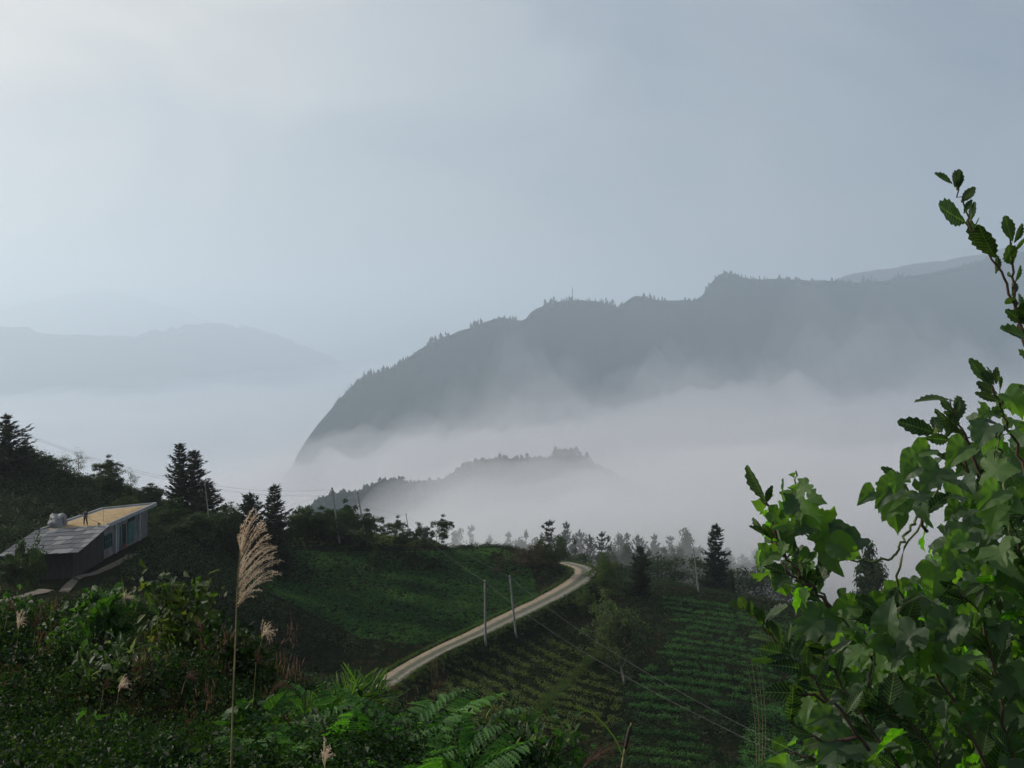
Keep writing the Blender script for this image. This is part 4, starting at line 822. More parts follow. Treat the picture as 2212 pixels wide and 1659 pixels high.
# ------------------------------------------------------------------ person raking
def skin(name, V, E, Rd, mat, parent, sub=1):
    me = bpy.data.meshes.new(name); me.from_pydata(V, E, []); o = obj(name, me, parent); me.materials.append(mat)
    md = o.modifiers.new('skin', 'SKIN'); md.use_smooth_shade = True
    if not me.skin_vertices:
        pass
    for i, r0 in enumerate(Rd): me.skin_vertices[0].data[i].radius = (r0, r0) if np.isscalar(r0) else r0
    me.skin_vertices[0].data[0].use_root = True
    s = o.modifiers.new('sub', 'SUBSURF'); s.levels = sub; s.render_levels = sub; return o
M['skin'] = rough_mat('skin', [(.30, .17, .11), (.40, .24, .16)], 8); M['shirt'] = rough_mat('blue_shirt', [(.03, .045, .08), (.06, .08, .13)], 6)
M['trousers'] = rough_mat('dark_trousers', [(.03, .02, .022), (.07, .035, .035)], 6); M['hair'] = rough_mat('hair', [(.01, .009, .008), (.03, .025, .02)], 20)
pz = thing('person', (-45.75, 107.75, -21.60), 'person in a dark blue shirt raking grain on the flat roof', 'person')
J = [(0,0,.93),(0,0,1.08),(0,-.01,1.24),(0,0,1.38),(0,.0,1.46),(0,-.01,1.53),(0,-.015,1.60),(-.09,0,.90),(-.13,-.02,.50),(-.15,0,.08),(-.15,-.12,.03),(.09,0,.90),(.15,-.03,.50),(.22,0,.08),(.24,-.12,.03),
     (-.19,0,1.36),(-.33,-.06,1.17),(-.52,-.14,1.20),(-.60,-.16,1.22),(.19,0,1.36),(.24,-.10,1.10),(.36,-.2,.98),(.43,-.23,.95),(0,-.12,1.56)]
Ed = [(0,1),(1,2),(2,3),(3,4),(4,5),(5,6),(0,7),(7,8),(8,9),(9,10),(0,11),(11,12),(12,13),(13,14),(3,15),(15,16),(16,17),(17,18),(3,19),(19,20),(20,21),(21,22),(5,23)]
Rj = [.13,.12,.14,.13,.055,.09,.08,.09,.062,.04,.035,.09,.062,.04,.035,.06,.045,.033,.034,.06,.045,.033,.034,.02]
V_ = list(J); E_ = list(Ed); R_ = list(Rj)
for w_i, dirx in ((18, -1), (22, 1)):
    for f in range(5):
        b0 = np.array(J[w_i]); a = b0+[dirx*.045, -.01, (f-2)*.018]; c = a+[dirx*(.04-.004*abs(f-2)), -.025, -.01]; n0 = len(V_)
        V_ += [tuple(a), tuple(c)]; E_ += [(w_i, n0), (n0, n0+1)]; R_ += [.010, .008]
skin('body', V_, E_, R_, M['skin'], pz)
skin('shirt', [J[i] for i in (0, 1, 2, 3, 15, 16, 19, 20)], [(0, 1), (1, 2), (2, 3), (3, 4), (4, 5), (3, 6), (6, 7)], [.145, .14, .16, .15, .08, .062, .08, .062], M['shirt'], pz)
skin('trousers', [(0, 0, .96)]+[J[i] for i in (7, 8, 9, 11, 12, 13)], [(0, 1), (1, 2), (2, 3), (0, 4), (4, 5), (5, 6)], [.145, .11, .085, .07, .11, .085, .07], M['trousers'], pz)
skin('hair', [(0, .02, 1.57), (0, .02, 1.63), (0, .0, 1.66)], [(0, 1), (1, 2)], [.10, .10, .07], M['hair'], pz)
rk = thing('rake', (-45.75, 107.75, -21.60), 'long handled rake held by the person on the roof', 'rake'); mb = MB(); h0, h1 = np.array((-.66, -.17, 1.24)), np.array((1.55, -.5, .42)); mb.tube([h0, h1], .018, 6); obj('handle', mb.build('handle', M['straw']), rk)
mb = MB(); mb.tube([h1+[.1, -.35, -.18], h1+[.1, .35, -.18]], .03, 5)
for i in range(9): y = -.35+i*.0875; mb.tube([h1, h1+[.1, y, -.18], h1+[.2, y, -.36]], .012, 4)
obj('head', mb.build('head', M['twig']), rk)

# ------------------------------------------------------------------ near leaves: shapes
def half_to_leaf(half, rings=(.34, .7, 1.0), c=(0, .34), fold=.34, cup=.34):
    H_ = catmull(np.array(half, float), 3); H_[0, 0] = H_[-1, 0] = 0; H_[1:-1] += np.where(np.arange(len(H_)-2)[:, None] % 2 == 0, .008, -.008); out = np.vstack([H_, (H_[::-1][1:-1])*[-1, 1]]); n = len(out); c = np.array(c, float); V = [np.array([[*c]])]
    for r in rings: V.append(c+(out-c)*r)
    V = np.vstack(V); z = fold*np.abs(V[:, 0])-cup*(V[:, 1]-.2)**2; m_ = np.arange(len(V)) > n*(len(rings)-1); z = z+np.where(m_, .035*np.sin(np.arctan2(V[:, 0], V[:, 1]-.3)*9), 0)
    T = [[0, 1+(j+1) % n, 1+j] for j in range(n)]; Q = [[1+k*n+j, 1+k*n+(j+1) % n, 1+(k+1)*n+(j+1) % n, 1+(k+1)*n+j] for k in range(len(rings)-1) for j in range(n)]
    return np.column_stack([V, z]), np.array(Q), np.array(T), V.copy()
def arr3(mb, *a): mb.add(*a)
VINE = [half_to_leaf([(0,0),(.07,-.05),(.20,-.12),(.36,-.10),(.47,.02),(.56,.16),(.60,.30),(.50,.38),(.41,.45),(.42,.56),(.36,.70),(.26,.82),(.14,.92),(.05,1.02),(0,1.10)]),
        half_to_leaf([(0,0),(.10,-.06),(.24,-.10),(.38,-.04),(.46,.10),(.48,.26),(.46,.42),(.40,.58),(.30,.74),(.18,.90),(.08,1.02),(0,1.12)], fold=.5, cup=.55),
        half_to_leaf([(0,0),(.08,-.07),(.22,-.15),(.40,-.16),(.50,-.06),(.62,.10),(.72,.30),(.56,.34),(.44,.38),(.38,.48),(.40,.60),(.44,.72),(.30,.74),(.20,.86),(.10,1.0),(0,1.14)], fold=.2, cup=.25)]
def serr(n=13, wmax=.21, tooth=.035, curl=.12, fold=.3):
    y = np.linspace(0, 1, n); w = wmax*np.sin(math.pi*np.clip(y, 0, 1)**1.15)**.85; w[0] = .008; w[-1] = .0; w = w+np.where(np.arange(n) % 2 == 1, tooth, -tooth*.4)*(w > .03); w = np.maximum(w, 0.004)
    yo = y+np.where(np.arange(n) % 2 == 1, .025, 0); V = []; 
    for i in range(n):
        for s in (-1, -.5, 0, .5, 1): V.append((s*w[i], yo[i] if abs(s) == 1 else y[i], fold*abs(s)*w[i]-curl*y[i]**2+(.012*math.sin(i*math.pi)*0)))
    V = np.array(V); Q = [[i*5+j, i*5+j+1, (i+1)*5+j+1, (i+1)*5+j] for i in range(n-1) for j in range(4)]
    return V, np.array(Q), np.zeros((0, 3), int), V[:, :2].copy()
OAK = [serr(), serr(15, .17, .03, .25, .45), serr(13, .24, .03, -.1, .15)]
SMALL = serr(7, .26, 0, .15, .3)
def put(mb, protos, P, A, Nn, S):
    P = np.asarray(P); idx = rng.integers(0, len(protos), len(P))
    for i, p in enumerate(protos):
        k = idx == i
        if k.any(): stamp(mb, p, P[k], frames(np.asarray(A)[k], np.asarray(Nn)[k]), np.asarray(S)[k][:, None])
def polysample(poly, n):
    p = np.array(poly, float); o = np.zeros((0, 2))
    while len(o) < n:
        q = rng.uniform(p.min(0), p.max(0), (n*3, 2)); o = np.vstack([o, q[inpoly(q[:, 0], q[:, 1], poly)]])
    return o[:n]

# ------------------------------------------------------------------ the vine covered shrub at the right
K1 = [(1640,1090),(1670,1065),(1700,1050),(1735,1048),(1765,1075),(1780,1100),(1800,1130),(1850,1165),(1868,1190),(1830,1215),(1780,1225),(1755,1262),(1762,1300),(1730,1310),(1690,1280),(1650,1262),(1628,1215),(1660,1180),(1655,1135)]
K2 = [(1868,1095),(1920,1045),(1975,1010),(2030,975),(2075,935),(2110,905),(2150,875),(2212,860),(2320,830),(2560,900),(2560,1950),(1720,1950),(1700,1700),(1700,1659),(1716,1560),(1735,1500),(1720,1450),(1730,1400),(1740,1340),(1790,1300),(1880,1290),(1960,1240),(1985,1190),(1965,1150),(1915,1130)]
K3 = [(1780,1330),(1900,1300),(1990,1240),(2040,1180),(2050,1080),(2110,990),(2212,930),(2560,960),(2560,1950),(1760,1950),(1740,1659),(1760,1500),(1790,1430)]
vine = thing('leafy_vine', tuple(W(2080, 1700, 2.6)*[1, 1, 0]+[0, 0, -2.2]), 'bright leafy vine with broad lobed leaves smothering the shrub at the right', 'vine'); vo = np.array(vine.location)
mb = MB(); st = MB(); yg = MB()
def vleaves(q, d0, d1, s0, s1, tilt, young=.12):
    n = len(q); D_ = rng.uniform(d0, d1, n); P = W(q[:, 0], q[:, 1], D_)
    A = rnd(n)*.5+np.array([-.25, -.30, -.62]); A[:, 0] += rng.choice([-.75, .5], n)*rng.uniform(0, 1, n); Nn = rnd(n)*.58+np.array([-.4, -.55, .6+tilt]); S = rng.uniform(s0, s1, n)
    b = P-unit(A)*(S*.45)[:, None]; y_ = rng.uniform(size=n) < young
    for m_, k_ in ((yg, y_), (mb, ~y_)):
        if k_.any(): put(m_, VINE, (b-vo)[k_], A[k_], Nn[k_], S[k_])
vleaves(polysample(K1, 64), 2.1, 2.5, .024, .064, .2, .6)
vleaves(polysample(K2, 640), 2.0, 2.7, .024, .074, .1, .24)
vleaves(polysample(K3, 1300), 2.6, 3.4, .045, .085, .0, .04)
# single leaves read off the photograph: (base) (tip) distance
for (bx, by), (tx, ty), D_, sc in [((2160,1075),(2130,1170),1.95,1.0),((2172,1062),(2212,1110),1.95,1.0),((2162,1055),(2110,1100),1.95,1.0),((1740,1150),(1700,1130),2.2,1.1),((1790,1130),(1740,1105),2.2,1.0),((1725,1085),(1690,1110),2.2,1.2),((1745,1078),(1790,1085),2.25,1.1),
     ((1722,1048),(1755,1060),2.2,.7),((1716,1030),(1700,1015),2.2,.5),((1722,1058),(1695,1045),2.2,.6),((1668,1190),(1630,1225),2.2,1.1),((1690,1245),(1670,1275),2.2,1.1),((1690,1195),(1645,1188),2.25,1.0),((1860,1160),(1815,1190),2.2,1.2),
     ((1985,985),(1950,1020),2.2,1.3),((2010,968),(1960,985),2.3,1.1),((2030,1010),(1990,1060),2.15,1.2),((1890,1060),(1850,1085),2.3,1.0),((1935,1045),(1890,1090),2.2,1.1),((1950,1060),(1900,1125),2.2,1.1),((2090,960),(2045,1000),2.2,1.2),((2140,885),(2110,905),2.3,1.0),((2170,850),(2212,890),2.2,1.4),
     ((1960,1380),(1880,1400),2.1,1.2),((1900,1370),(1935,1420),2.1,1.0),((2060,1330),(2020,1420),2.05,1.2),((2090,1170),(2040,1230),2.1,1.2),((1800,1540),(1740,1560),2.1,1.1),((1840,1600),(1760,1640),2.05,1.2),((1700,1650),(1650,1645),2.2,.9),((1780,1370),(1730,1400),2.2,1.1)]:
    b = W(bx, by, D_); t1 = W(tx, ty, D_-.03); L_ = np.linalg.norm(t1-b)*sc*.74; put(yg if rng.uniform() < .6 else mb, VINE, [b-vo], [t1-b], [[-.25+rng.normal()*.25, -.8, .55+rng.normal()*.2]], np.array([L_]))
def limb(pts, r0, r1, mbx, org, D_=None, k=6, wob=.006):
    P = np.array([W(p[0], p[1], p[2] if len(p) > 2 else D_) for p in pts]); C = catmull(P, 6) if len(P) > 2 else P; C = C+rng.normal(size=C.shape)*wob*.5
    mbx.tube(C-org, np.linspace(r0, r1, len(C)), k); return C
for pts in ([(2250,1750,2.7),(2120,1500,2.6),(1990,1350,2.5),(1935,1240,2.4),(1990,1130,2.4),(2040,1030,2.35),(2090,940,2.3)],[(2100,1600,2.5),(1960,1480,2.4),(1870,1390,2.4),(1790,1300,2.35),(1735,1220,2.3),(1712,1150,2.3),(1722,1060,2.3),(1718,1020,2.3)],
            [(1985,1120,2.4),(1955,1160,2.35),(1930,1200,2.3),(1880,1212,2.3),(1820,1200,2.3),(1770,1175,2.3)],[(2200,1200,2.1),(2175,1120,2.1),(2165,1020,2.15),(2155,960,2.2),(2160,920,2.2)],[(2060,1340,2.1),(1990,1290,2.1),(1930,1335,2.1),(1900,1370,2.1),(1880,1480,2.1)],[(1880,1480,2.15),(1885,1420,2.12),(1895,1370,2.1),(1915,1335,2.1),(1960,1295,2.1)]):
    limb(pts, .0035, .002, st, vo)
obj('stems', st.build('stems', M['vinestem'], True), vine); obj('leaves', mb.build('vine_leaves', M['kudzu'], True, True), vine); tag(obj('young_leaves', yg.build('young_leaves', M['young'], True, True), vine), 'young yellow green leaves')

def oak(label, stems, leaves, D_, size=.085, auto=0, name='serrated_leaf_shrub'):
    o0 = W(*stems[0][0][:2], D_); o = thing(name, tuple(o0), label, 'shrub'); br = MB(); lf = MB(); cur = [limb(s, .0042, .0014, br, o0, D_) for s in stems]
    B, A, Nn, S, pr = [], [], [], [], []
    for (b, t) in leaves:
        bp = W(b[0], b[1], D_+rng.normal()*.01); tp_ = W(t[0], t[1], D_+rng.normal()*.035); B.append(bp); A.append(tp_-bp); S.append(np.linalg.norm(tp_-bp)*.92); Nn.append([rng.normal()*.5-.2, -.75, rng.normal()*.5+.3])
    for C in cur:
        for i in range(auto):
            s = (i+rng.uniform(.2, .8))/auto; bp = C[int(s*(len(C)-1))]; tg = C[min(int(s*(len(C)-1))+1, len(C)-1)]-C[max(int(s*(len(C)-1))-1, 0)]
            a = unit(tg)+np.array([(-1)**i*.9, rng.normal()*.5, rng.normal()*.35]); B.append(bp); A.append(a); S.append(size*rng.uniform(.55, 1.15)); Nn.append([rng.normal()*.5-.2, -.6, rng.normal()*.5+.5])
    put(lf, OAK, np.array(B)-o0, np.array(A), np.array(Nn), np.array(S)); obj('branches', br.build('branches', M['twig'], True), o); obj('leaves', lf.build('oak_leaves', M['oak'], True, True), o); return o
oak('tall serrated leaf shoot reaching above the ridge at the right edge', [[(2300,1250),(2262,950),(2215,740),(2175,620),(2130,535),(2095,480),(2072,420),(2062,372)],[(2215,745),(2196,665),(2188,600),(2184,540),(2180,505)],[(2262,950),(2225,800),(2206,760)]],
    [((2058,398),(2019,369)),((2062,405),(2072,367)),((2066,412),(2080,372)),((2076,438),(2109,403)),((2082,462),(2100,425)),((2086,480),(2010,443)),((2093,480),(2113,432)),((2100,500),(2122,470)),((2148,555),(2082,478)),((2150,557),(2108,488)),((2118,520),(2132,500)),((2150,592),(2162,545)),
     ((2185,640),(2200,598)),((2190,655),(2170,640)),((2200,668),(2212,625)),((2218,700),(2170,668)),((2230,738),(2163,700)),((2240,790),(2190,757)),((2205,690),(2225,650)),((2187,522),(2167,462)),((2190,525),(2216,480)),((2190,545),(2214,508)),((2188,572),(2170,522)),((2186,600),(2172,585)),((2192,610),(2210,570))], 2.3)
oak('serrated leaf shrub whose twigs poke left over the dark fields', [[(1880,1620),(1800,1520),(1740,1450),(1700,1410),(1660,1365),(1620,1325),(1585,1300)],[(1800,1520),(1735,1500),(1700,1510)],[(1850,1590),(1780,1600),(1720,1570),(1700,1540)],[(1860,1660),(1760,1640),(1700,1620)]],
    [((1608,1318),(1574,1296)),((1612,1316),(1590,1286)),((1628,1330),(1608,1298)),((1650,1352),(1632,1312)),((1668,1372),(1652,1334)),((1690,1395),(1667,1340)),((1704,1410),(1700,1345)),((1716,1422),(1738,1368)),((1700,1408),(1620,1436)),((1708,1415),(1640,1400)),((1742,1450),(1742,1392)),((1738,1446),(1672,1432)),((1760,1475),(1790,1420)),((1770,1490),(1720,1470)),((1735,1500),(1700,1480)),((1725,1575),(1700,1520)),((1700,1615),(1658,1595)),((1780,1600),(1735,1615)),((1790,1640),(1840,1600)),((1760,1640),(1700,1640))], 2.05, auto=3)
oak('serrated leaf twigs rising left of the bright vine tip', [[(1800,1330),(1760,1270),(1720,1232),(1690,1190),(1662,1160),(1640,1142)],[(1700,1200),(1672,1140),(1660,1095),(1652,1075)],[(1760,1270),(1715,1250),(1690,1215)]],
    [((1660,1160),(1624,1130)),((1666,1160),(1648,1132)),((1676,1165),(1668,1124)),((1684,1175),(1672,1140)),((1660,1095),(1640,1068)),((1656,1085),(1664,1052)),((1700,1205),(1725,1165)),((1735,1245),(1775,1250)),((1740,1250),(1700,1225)),((1760,1280),(1720,1300)),((1775,1300),(1735,1280)),((1785,1320),(1830,1300)),((1740,1260),(1745,1215))], 2.2, auto=2)
oak('serrated leaf twigs standing at the top of the vine mass', [[(2240,1120),(2200,980),(2165,890),(2148,838),(2140,815)],[(2140,1090),(2090,950),(2060,890),(2050,862)],[(2130,1100),(2060,960),(2010,925)],[(2000,1150),(1960,1060),(1935,1020)]],
    [((2148,832),(2114,795)),((2146,828),(2134,786)),((2152,830),(2152,790)),((2158,850),(2164,812)),((2155,852),(2105,825)),((2160,868),(2108,846)),((2172,900),(2135,880)),((2060,892),(2028,858)),((2064,895),(2072,862)),((2070,905),(2038,888)),((2030,930),(2002,918)),((2034,935),(2014,902)),((2050,950),(2010,948)),((2092,955),(2068,925)),((1942,1030),(1915,1005)),((1950,1040),(1930,1035))], 2.3, auto=4)
oak('serrated leaf undergrowth at the heart of the vine mass', [[(2200,1800),(2050,1500),(1960,1380),(1900,1320)],[(2200,1700),(2160,1500),(2120,1350),(2060,1260)],[(2050,1800),(1900,1600),(1800,1450),(1760,1380)],[(2300,1500),(2220,1250),(2180,1100)],[(2100,1800),(2020,1640),(1960,1560),(1900,1530)]], [], 2.15, auto=22)

# ------------------------------------------------------------------ foreground undergrowth
SKY_L = np.array([(-200,1290),(0,1285),(60,1300),(100,1335),(170,1345),(300,1360),(400,1370),(480,1370),(540,1400),(600,1450),(660,1500),(760,1560),(900,1600),(1000,1620),(1100,1640),(1300,1680)])
def fore_pts(n, x0, x1, y0, y1):
    X = rng.uniform(x0, x1, n); Y = y0+(y1-y0)*rng.uniform(0, 1, n)**1.3; Z = Hg(X, Y); return np.stack([X, Y, Z], -1)
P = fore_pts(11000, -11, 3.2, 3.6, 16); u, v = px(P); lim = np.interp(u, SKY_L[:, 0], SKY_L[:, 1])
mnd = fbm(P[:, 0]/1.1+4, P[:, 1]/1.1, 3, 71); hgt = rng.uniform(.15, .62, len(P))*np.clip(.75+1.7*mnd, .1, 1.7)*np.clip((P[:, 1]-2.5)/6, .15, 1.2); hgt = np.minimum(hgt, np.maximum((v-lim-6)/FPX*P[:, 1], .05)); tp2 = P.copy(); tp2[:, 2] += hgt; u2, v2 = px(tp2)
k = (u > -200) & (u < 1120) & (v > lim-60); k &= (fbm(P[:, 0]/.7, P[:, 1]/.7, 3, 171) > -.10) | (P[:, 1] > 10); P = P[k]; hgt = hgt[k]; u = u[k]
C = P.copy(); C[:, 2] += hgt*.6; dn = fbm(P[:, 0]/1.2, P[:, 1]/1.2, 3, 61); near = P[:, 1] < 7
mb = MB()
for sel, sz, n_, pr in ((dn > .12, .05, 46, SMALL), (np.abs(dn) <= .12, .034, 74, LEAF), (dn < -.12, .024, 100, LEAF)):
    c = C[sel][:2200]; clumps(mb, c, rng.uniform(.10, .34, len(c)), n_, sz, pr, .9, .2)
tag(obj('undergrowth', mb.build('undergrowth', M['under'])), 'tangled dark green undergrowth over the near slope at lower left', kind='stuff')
# grass blades rising through it
k = rng.choice(np.flatnonzero(P[:, 1] > 5.2), 260); b = P[k]; mb = MB(); n = len(b); A = rnd(n)*[.7, .7, .3]+[.2, 0, .45]; stamp(mb, BLADE, b+rnd(n)*.05, frames(A, rnd(n)), rng.uniform(.12, .32, n)[:, None]*np.array([[.14, 1, 2.5]])); 
tag(obj('grass_blades', mb.build('grass_blades', M['light'])), 'thin pale grass blades standing through the near undergrowth', kind='stuff')
# brown dry grass patches among the shrubs
mb = MB()
for (x, y, D_, r, nn) in [(300,1470,8,.5,900),(350,1440,9,.5,700),(540,1430,8.5,.55,900),(500,1510,7.5,.5,700),(40,1360,11,.5,500),(95,1360,11.5,.45,400),(590,1540,7,.4,600),(430,1520,8,.5,600),(250,1500,8,.4,300),(820,1560,6.3,.3,350),(1170,1600,5.5,.25,160),(690,1560,6.3,.25,300)]:
    nn = int(nn*.45); c = W(x, y, D_); h_ = c+rnd(max(6, nn//40))*[r*.9, r*.6, r*.38]; p = np.repeat(h_, 40, 0)[:nn]; nn = len(p); p = p+rnd(nn)*[.035, .035, .05]; A = rnd(nn)*.45+[.3, 0, .5]; stamp(mb, BLADE, p, frames(A, rnd(nn)), rng.uniform(.05, .16, nn)[:, None]*np.array([[.16, 1, 1]]))
tag(obj('dry_grass', mb.build('dry_grass_near', M['pinkdry'])), 'reddish brown dry grass heads among the near shrubs', kind='stuff')
# distinct bushes
def bush(x, yb, D_, pts, r, n, size, mat, label, protos=None, droop=.5, name='leafy_bush'):
    X = (x-CX)/FPX*D_; z = float(Hg(X, D_)); o = thing(name, (X, D_, z), label, 'bush', 'leafy bushes on the near slope'); o0 = np.array((X, D_, z)); lf = MB(); tr = MB()
    for (a, b) in pts:
        c = W(a, b, D_+rng.normal()*r*.7); mid = o0*.5+c*.5+rnd(1)[0]*.05; tr.tube(np.array([o0, mid, c])-o0, [.014, .009, .004], 5)
        q = c+rnd(n)*[r, r, r*.75]*.55; A = rnd(n)*.7-[0, 0, droop]; Nn = rnd(n)*.5+[-.2, -.5, .6]; put(lf, protos or [SMALL], q-o0, A, Nn, size*rng.uniform(.5, 1.2, n))
        for j in range(5): tr.tube(np.array([c, q[j]])-o0, [.004, .002], 3)
    obj('stems', tr.build('stems', M['bark']), o); obj('leaves', lf.build('leaves', mat, True, True), o); return o
M['yellowing'] = leaf_mat('yellowing_leaves', [(.010, .026, .010), (.02, .045, .014), (.05, .07, .018), (.15, .14, .03)], .35, veins='pinnate', patch=2.5, rough=.55, spec=.18)
M['sprout'] = leaf_mat('sprout_leaves', [(.010, .030, .010), (.02, .058, .015), (.05, .12, .022)], .35, veins='palmate', patch=3, rough=.55, spec=.18)
bush(400, 1520, 9.5, [(340,1262),(352,1285),(375,1300),(400,1275),(425,1290),(448,1290),(385,1330),(410,1330),(430,1345),(360,1350),(340,1370),(400,1375),(445,1370),(455,1400),(380,1400),(420,1410)], .17, 34, .11, M['yellowing'], 'dark bush with drooping partly yellow leaves, left of the tall plume')
bush(215, 1480, 9.0, [(208,1290),(225,1285),(240,1300),(215,1320),(195,1310),(230,1340),(250,1350),(210,1360),(225,1385)], .12, 22, .10, M['sprout'], 'upright leafy sprout with a few bright round leaves below the farmhouse', [VINE[1], SMALL], .2)
bush(140, 1500, 9.5, [(120,1370),(150,1360),(175,1375),(140,1400),(170,1410),(195,1420),(120,1420)], .17, 40, .08, M['sprout'], 'low bush of fresh green leaves under the farmhouse path', [SMALL], .3)
bush(30, 1450, 11, [(10,1300),(30,1310),(50,1325),(0,1330),(25,1345)], .2, 40, .09, M['sprout'], 'green bush at the left edge of the near slope', [SMALL], .3)
bush(500, 1560, 8.5, [(470,1360),(495,1375),(515,1395),(480,1400),(530,1415),(500,1430),(550,1425)], .17, 44, .08, M['under'], 'dark bush right behind the stem of the tall plume', [SMALL], .4)
bush(215, 1600, 7.5, [(200,1430),(230,1420),(260,1430),(290,1440),(215,1455),(250,1460),(310,1430),(330,1450)], .18, 44, .09, M['oak'], 'bush with shiny narrow leaves in the middle of the near slope', [SMALL, OAK[1]], .4)
bush(560, 1659, 5.0, [(520,1550),(545,1560),(590,1565),(610,1590),(560,1600),(620,1620),(650,1580)], .10, 14, .085, M['sprout'], 'low plant with large soft grey green leaves by the plume stem', [VINE[1], VINE[0]], .1)
bush(230, 1659, 6.0, [(190,1570),(220,1590),(260,1580),(170,1620),(290,1610)], .10, 14, .075, M['sprout'], 'low broad leaved plant at the bottom left of the slope', [VINE[1]], .1)
bush(1090, 1700, 4.6, [(1060,1600),(1075,1560),(1085,1590),(1110,1575),(1130,1600),(1100,1630),(1150,1625),(1050,1640)], .10, 26, .06, M['oak'], 'scraggy dark weed with small pale leaf tips at bottom centre', [SMALL], .2)
bush(1190, 1700, 4.8, [(1180,1610),(1200,1590),(1230,1620),(1165,1640),(1215,1650)], .11, 30, .06, M['sprout'], 'small spiky leaved weed right of the scraggy one', [SMALL], .0)
# woody dark stump of stems lower left
# ferns
def frond(n=20, L_=.7, seed=1, arch=.5):
    r = np.random.default_rng(seed); mb = MB(); s = np.linspace(0, 1, n); X = s*L_*.93; Z = arch*L_*(s-.9*s*s*1.15); C = np.stack([X*0, X, Z], -1); mb.tube(C, np.linspace(.003, .0008, n), 4)
    B, A, S, Nn = [], [], [], []
    for i in range(2, n):
        t = s[i]; w = L_*.27*math.sin(math.pi*min(1, (t*.90+.12)))**.8+.01; tang = unit(C[min(i+1, n-1)]-C[i-1])
        for sd_ in (-1, 1):
            d = unit(np.array([sd_*1.0, .42, -.05-.2*t])+r.normal(size=3)*.07); up = np.cross(d, tang)*sd_; up = up if up[2] > 0 else -up
            B.append(C[i]); A.append(d); S.append(w*r.uniform(.85, 1.1)); Nn.append(up)
    V, Q, T, U = serr(15, .085, .05, .22, .5); stamp(mb, (V, Q, T, U), np.array(B), frames(np.array(A), np.array(Nn)), np.array(S)[:, None]); return mb.build('frond', M['fernm'], True)
FR = [frond(22, .6, 1, .45), frond(20, .5, 2, .7), frond(21, .6, 3, .2)]
def fern(x, y, D_, label, n=7, sc=1.0, a0=0, a1=6.28, up=.35):
    P_ = W(x-8, y-4, D_); o = thing('fern', tuple(P_), label, 'fern', 'ferns along the near slope')
    for i in range(n):
        f = obj('frond', random.choice(FR), o); a = a0+(a1-a0)*(i+rng.uniform(-.2, .2))/n; f.rotation_euler = (up+rng.normal()*.18, rng.normal()*.15, a); s_ = sc*rng.uniform(.75, 1.15); f.scale = (s_, s_, s_)
    return o
for a in [(815,1640,5.6,'fern with arching fronds under the reddish grass by the road start',8,.95),(900,1640,5.0,'bright fern at the bottom, right of the pale bottom plume',8,.95),(1010,1650,5.0,'fern at bottom centre, left of the scraggy dark weed',7,.85),(760,1640,4.6,'fern right behind the pale bottom plume',8,.8),
          (640,1640,5.2,'fern between the tall plume stem and the pale bottom plume',7,.8),(590,1700,4.2,'large fern cut by the bottom edge beside the tall plume stem',7,.8),(980,1710,4.2,'large fern cut by the bottom edge at centre',8,.85),(1130,1720,4.6,'fern cut by the bottom edge right of centre',7,.75),
          (700,1585,6.6,'fern behind the clump of bamboo grass',7,.85),(870,1600,6.4,'small fern beside the start of the road',6,.7),(470,1680,5.0,'fern at the bottom just left of the tall plume stem',6,.75),(840,1700,4.2,'fern in the bottom row, second right of the pale bottom plume',8,.85),(330,1690,5.4,'small fern in the dark lower left corner growth',6,.7)]: fern(*a)
# bamboo grass clump
o0 = W(730, 1640, 6.4); bg_ = thing('bamboo_grass', tuple(o0), 'clump of leaning bamboo grass above the ferns at lower centre', 'grass clump'); cn = MB(); lf = MB(); B, A, S = [], [], []
for i in range(26):
    a = W(700+rng.uniform(-60, 50), 1640, 6.4+rng.normal()*.2); tx = 730+rng.uniform(-60, 100); b = W(tx, 1485+abs(tx-800)*.35+rng.uniform(-10, 60), 6.3+rng.normal()*.25); C = catmull(np.array([a, a*.5+b*.5+[-.04, 0, .06], b]), 8); cn.tube(C-o0, np.linspace(.005, .002, len(C)), 4)
    for q in C[5:]:
        for j in range(3): B.append(q); A.append(unit(b-a)*.6+rng.normal(size=3)*.45+[.15, 0, 0]); S.append(rng.uniform(.08, .2))
B, A, S = map(np.array, (B, A, S)); V_b, Q_b, T_b, U_b = serr(6, .07, 0, .35, .3); stamp(lf, (V_b, Q_b, T_b, U_b), B-o0, frames(A, rnd(len(B))+[0, -.5, .6]), S[:, None])
obj('canes', cn.build('canes', M['vinestem']), bg_); obj('blades', lf.build('blades', M['sprout'], False, True), bg_)

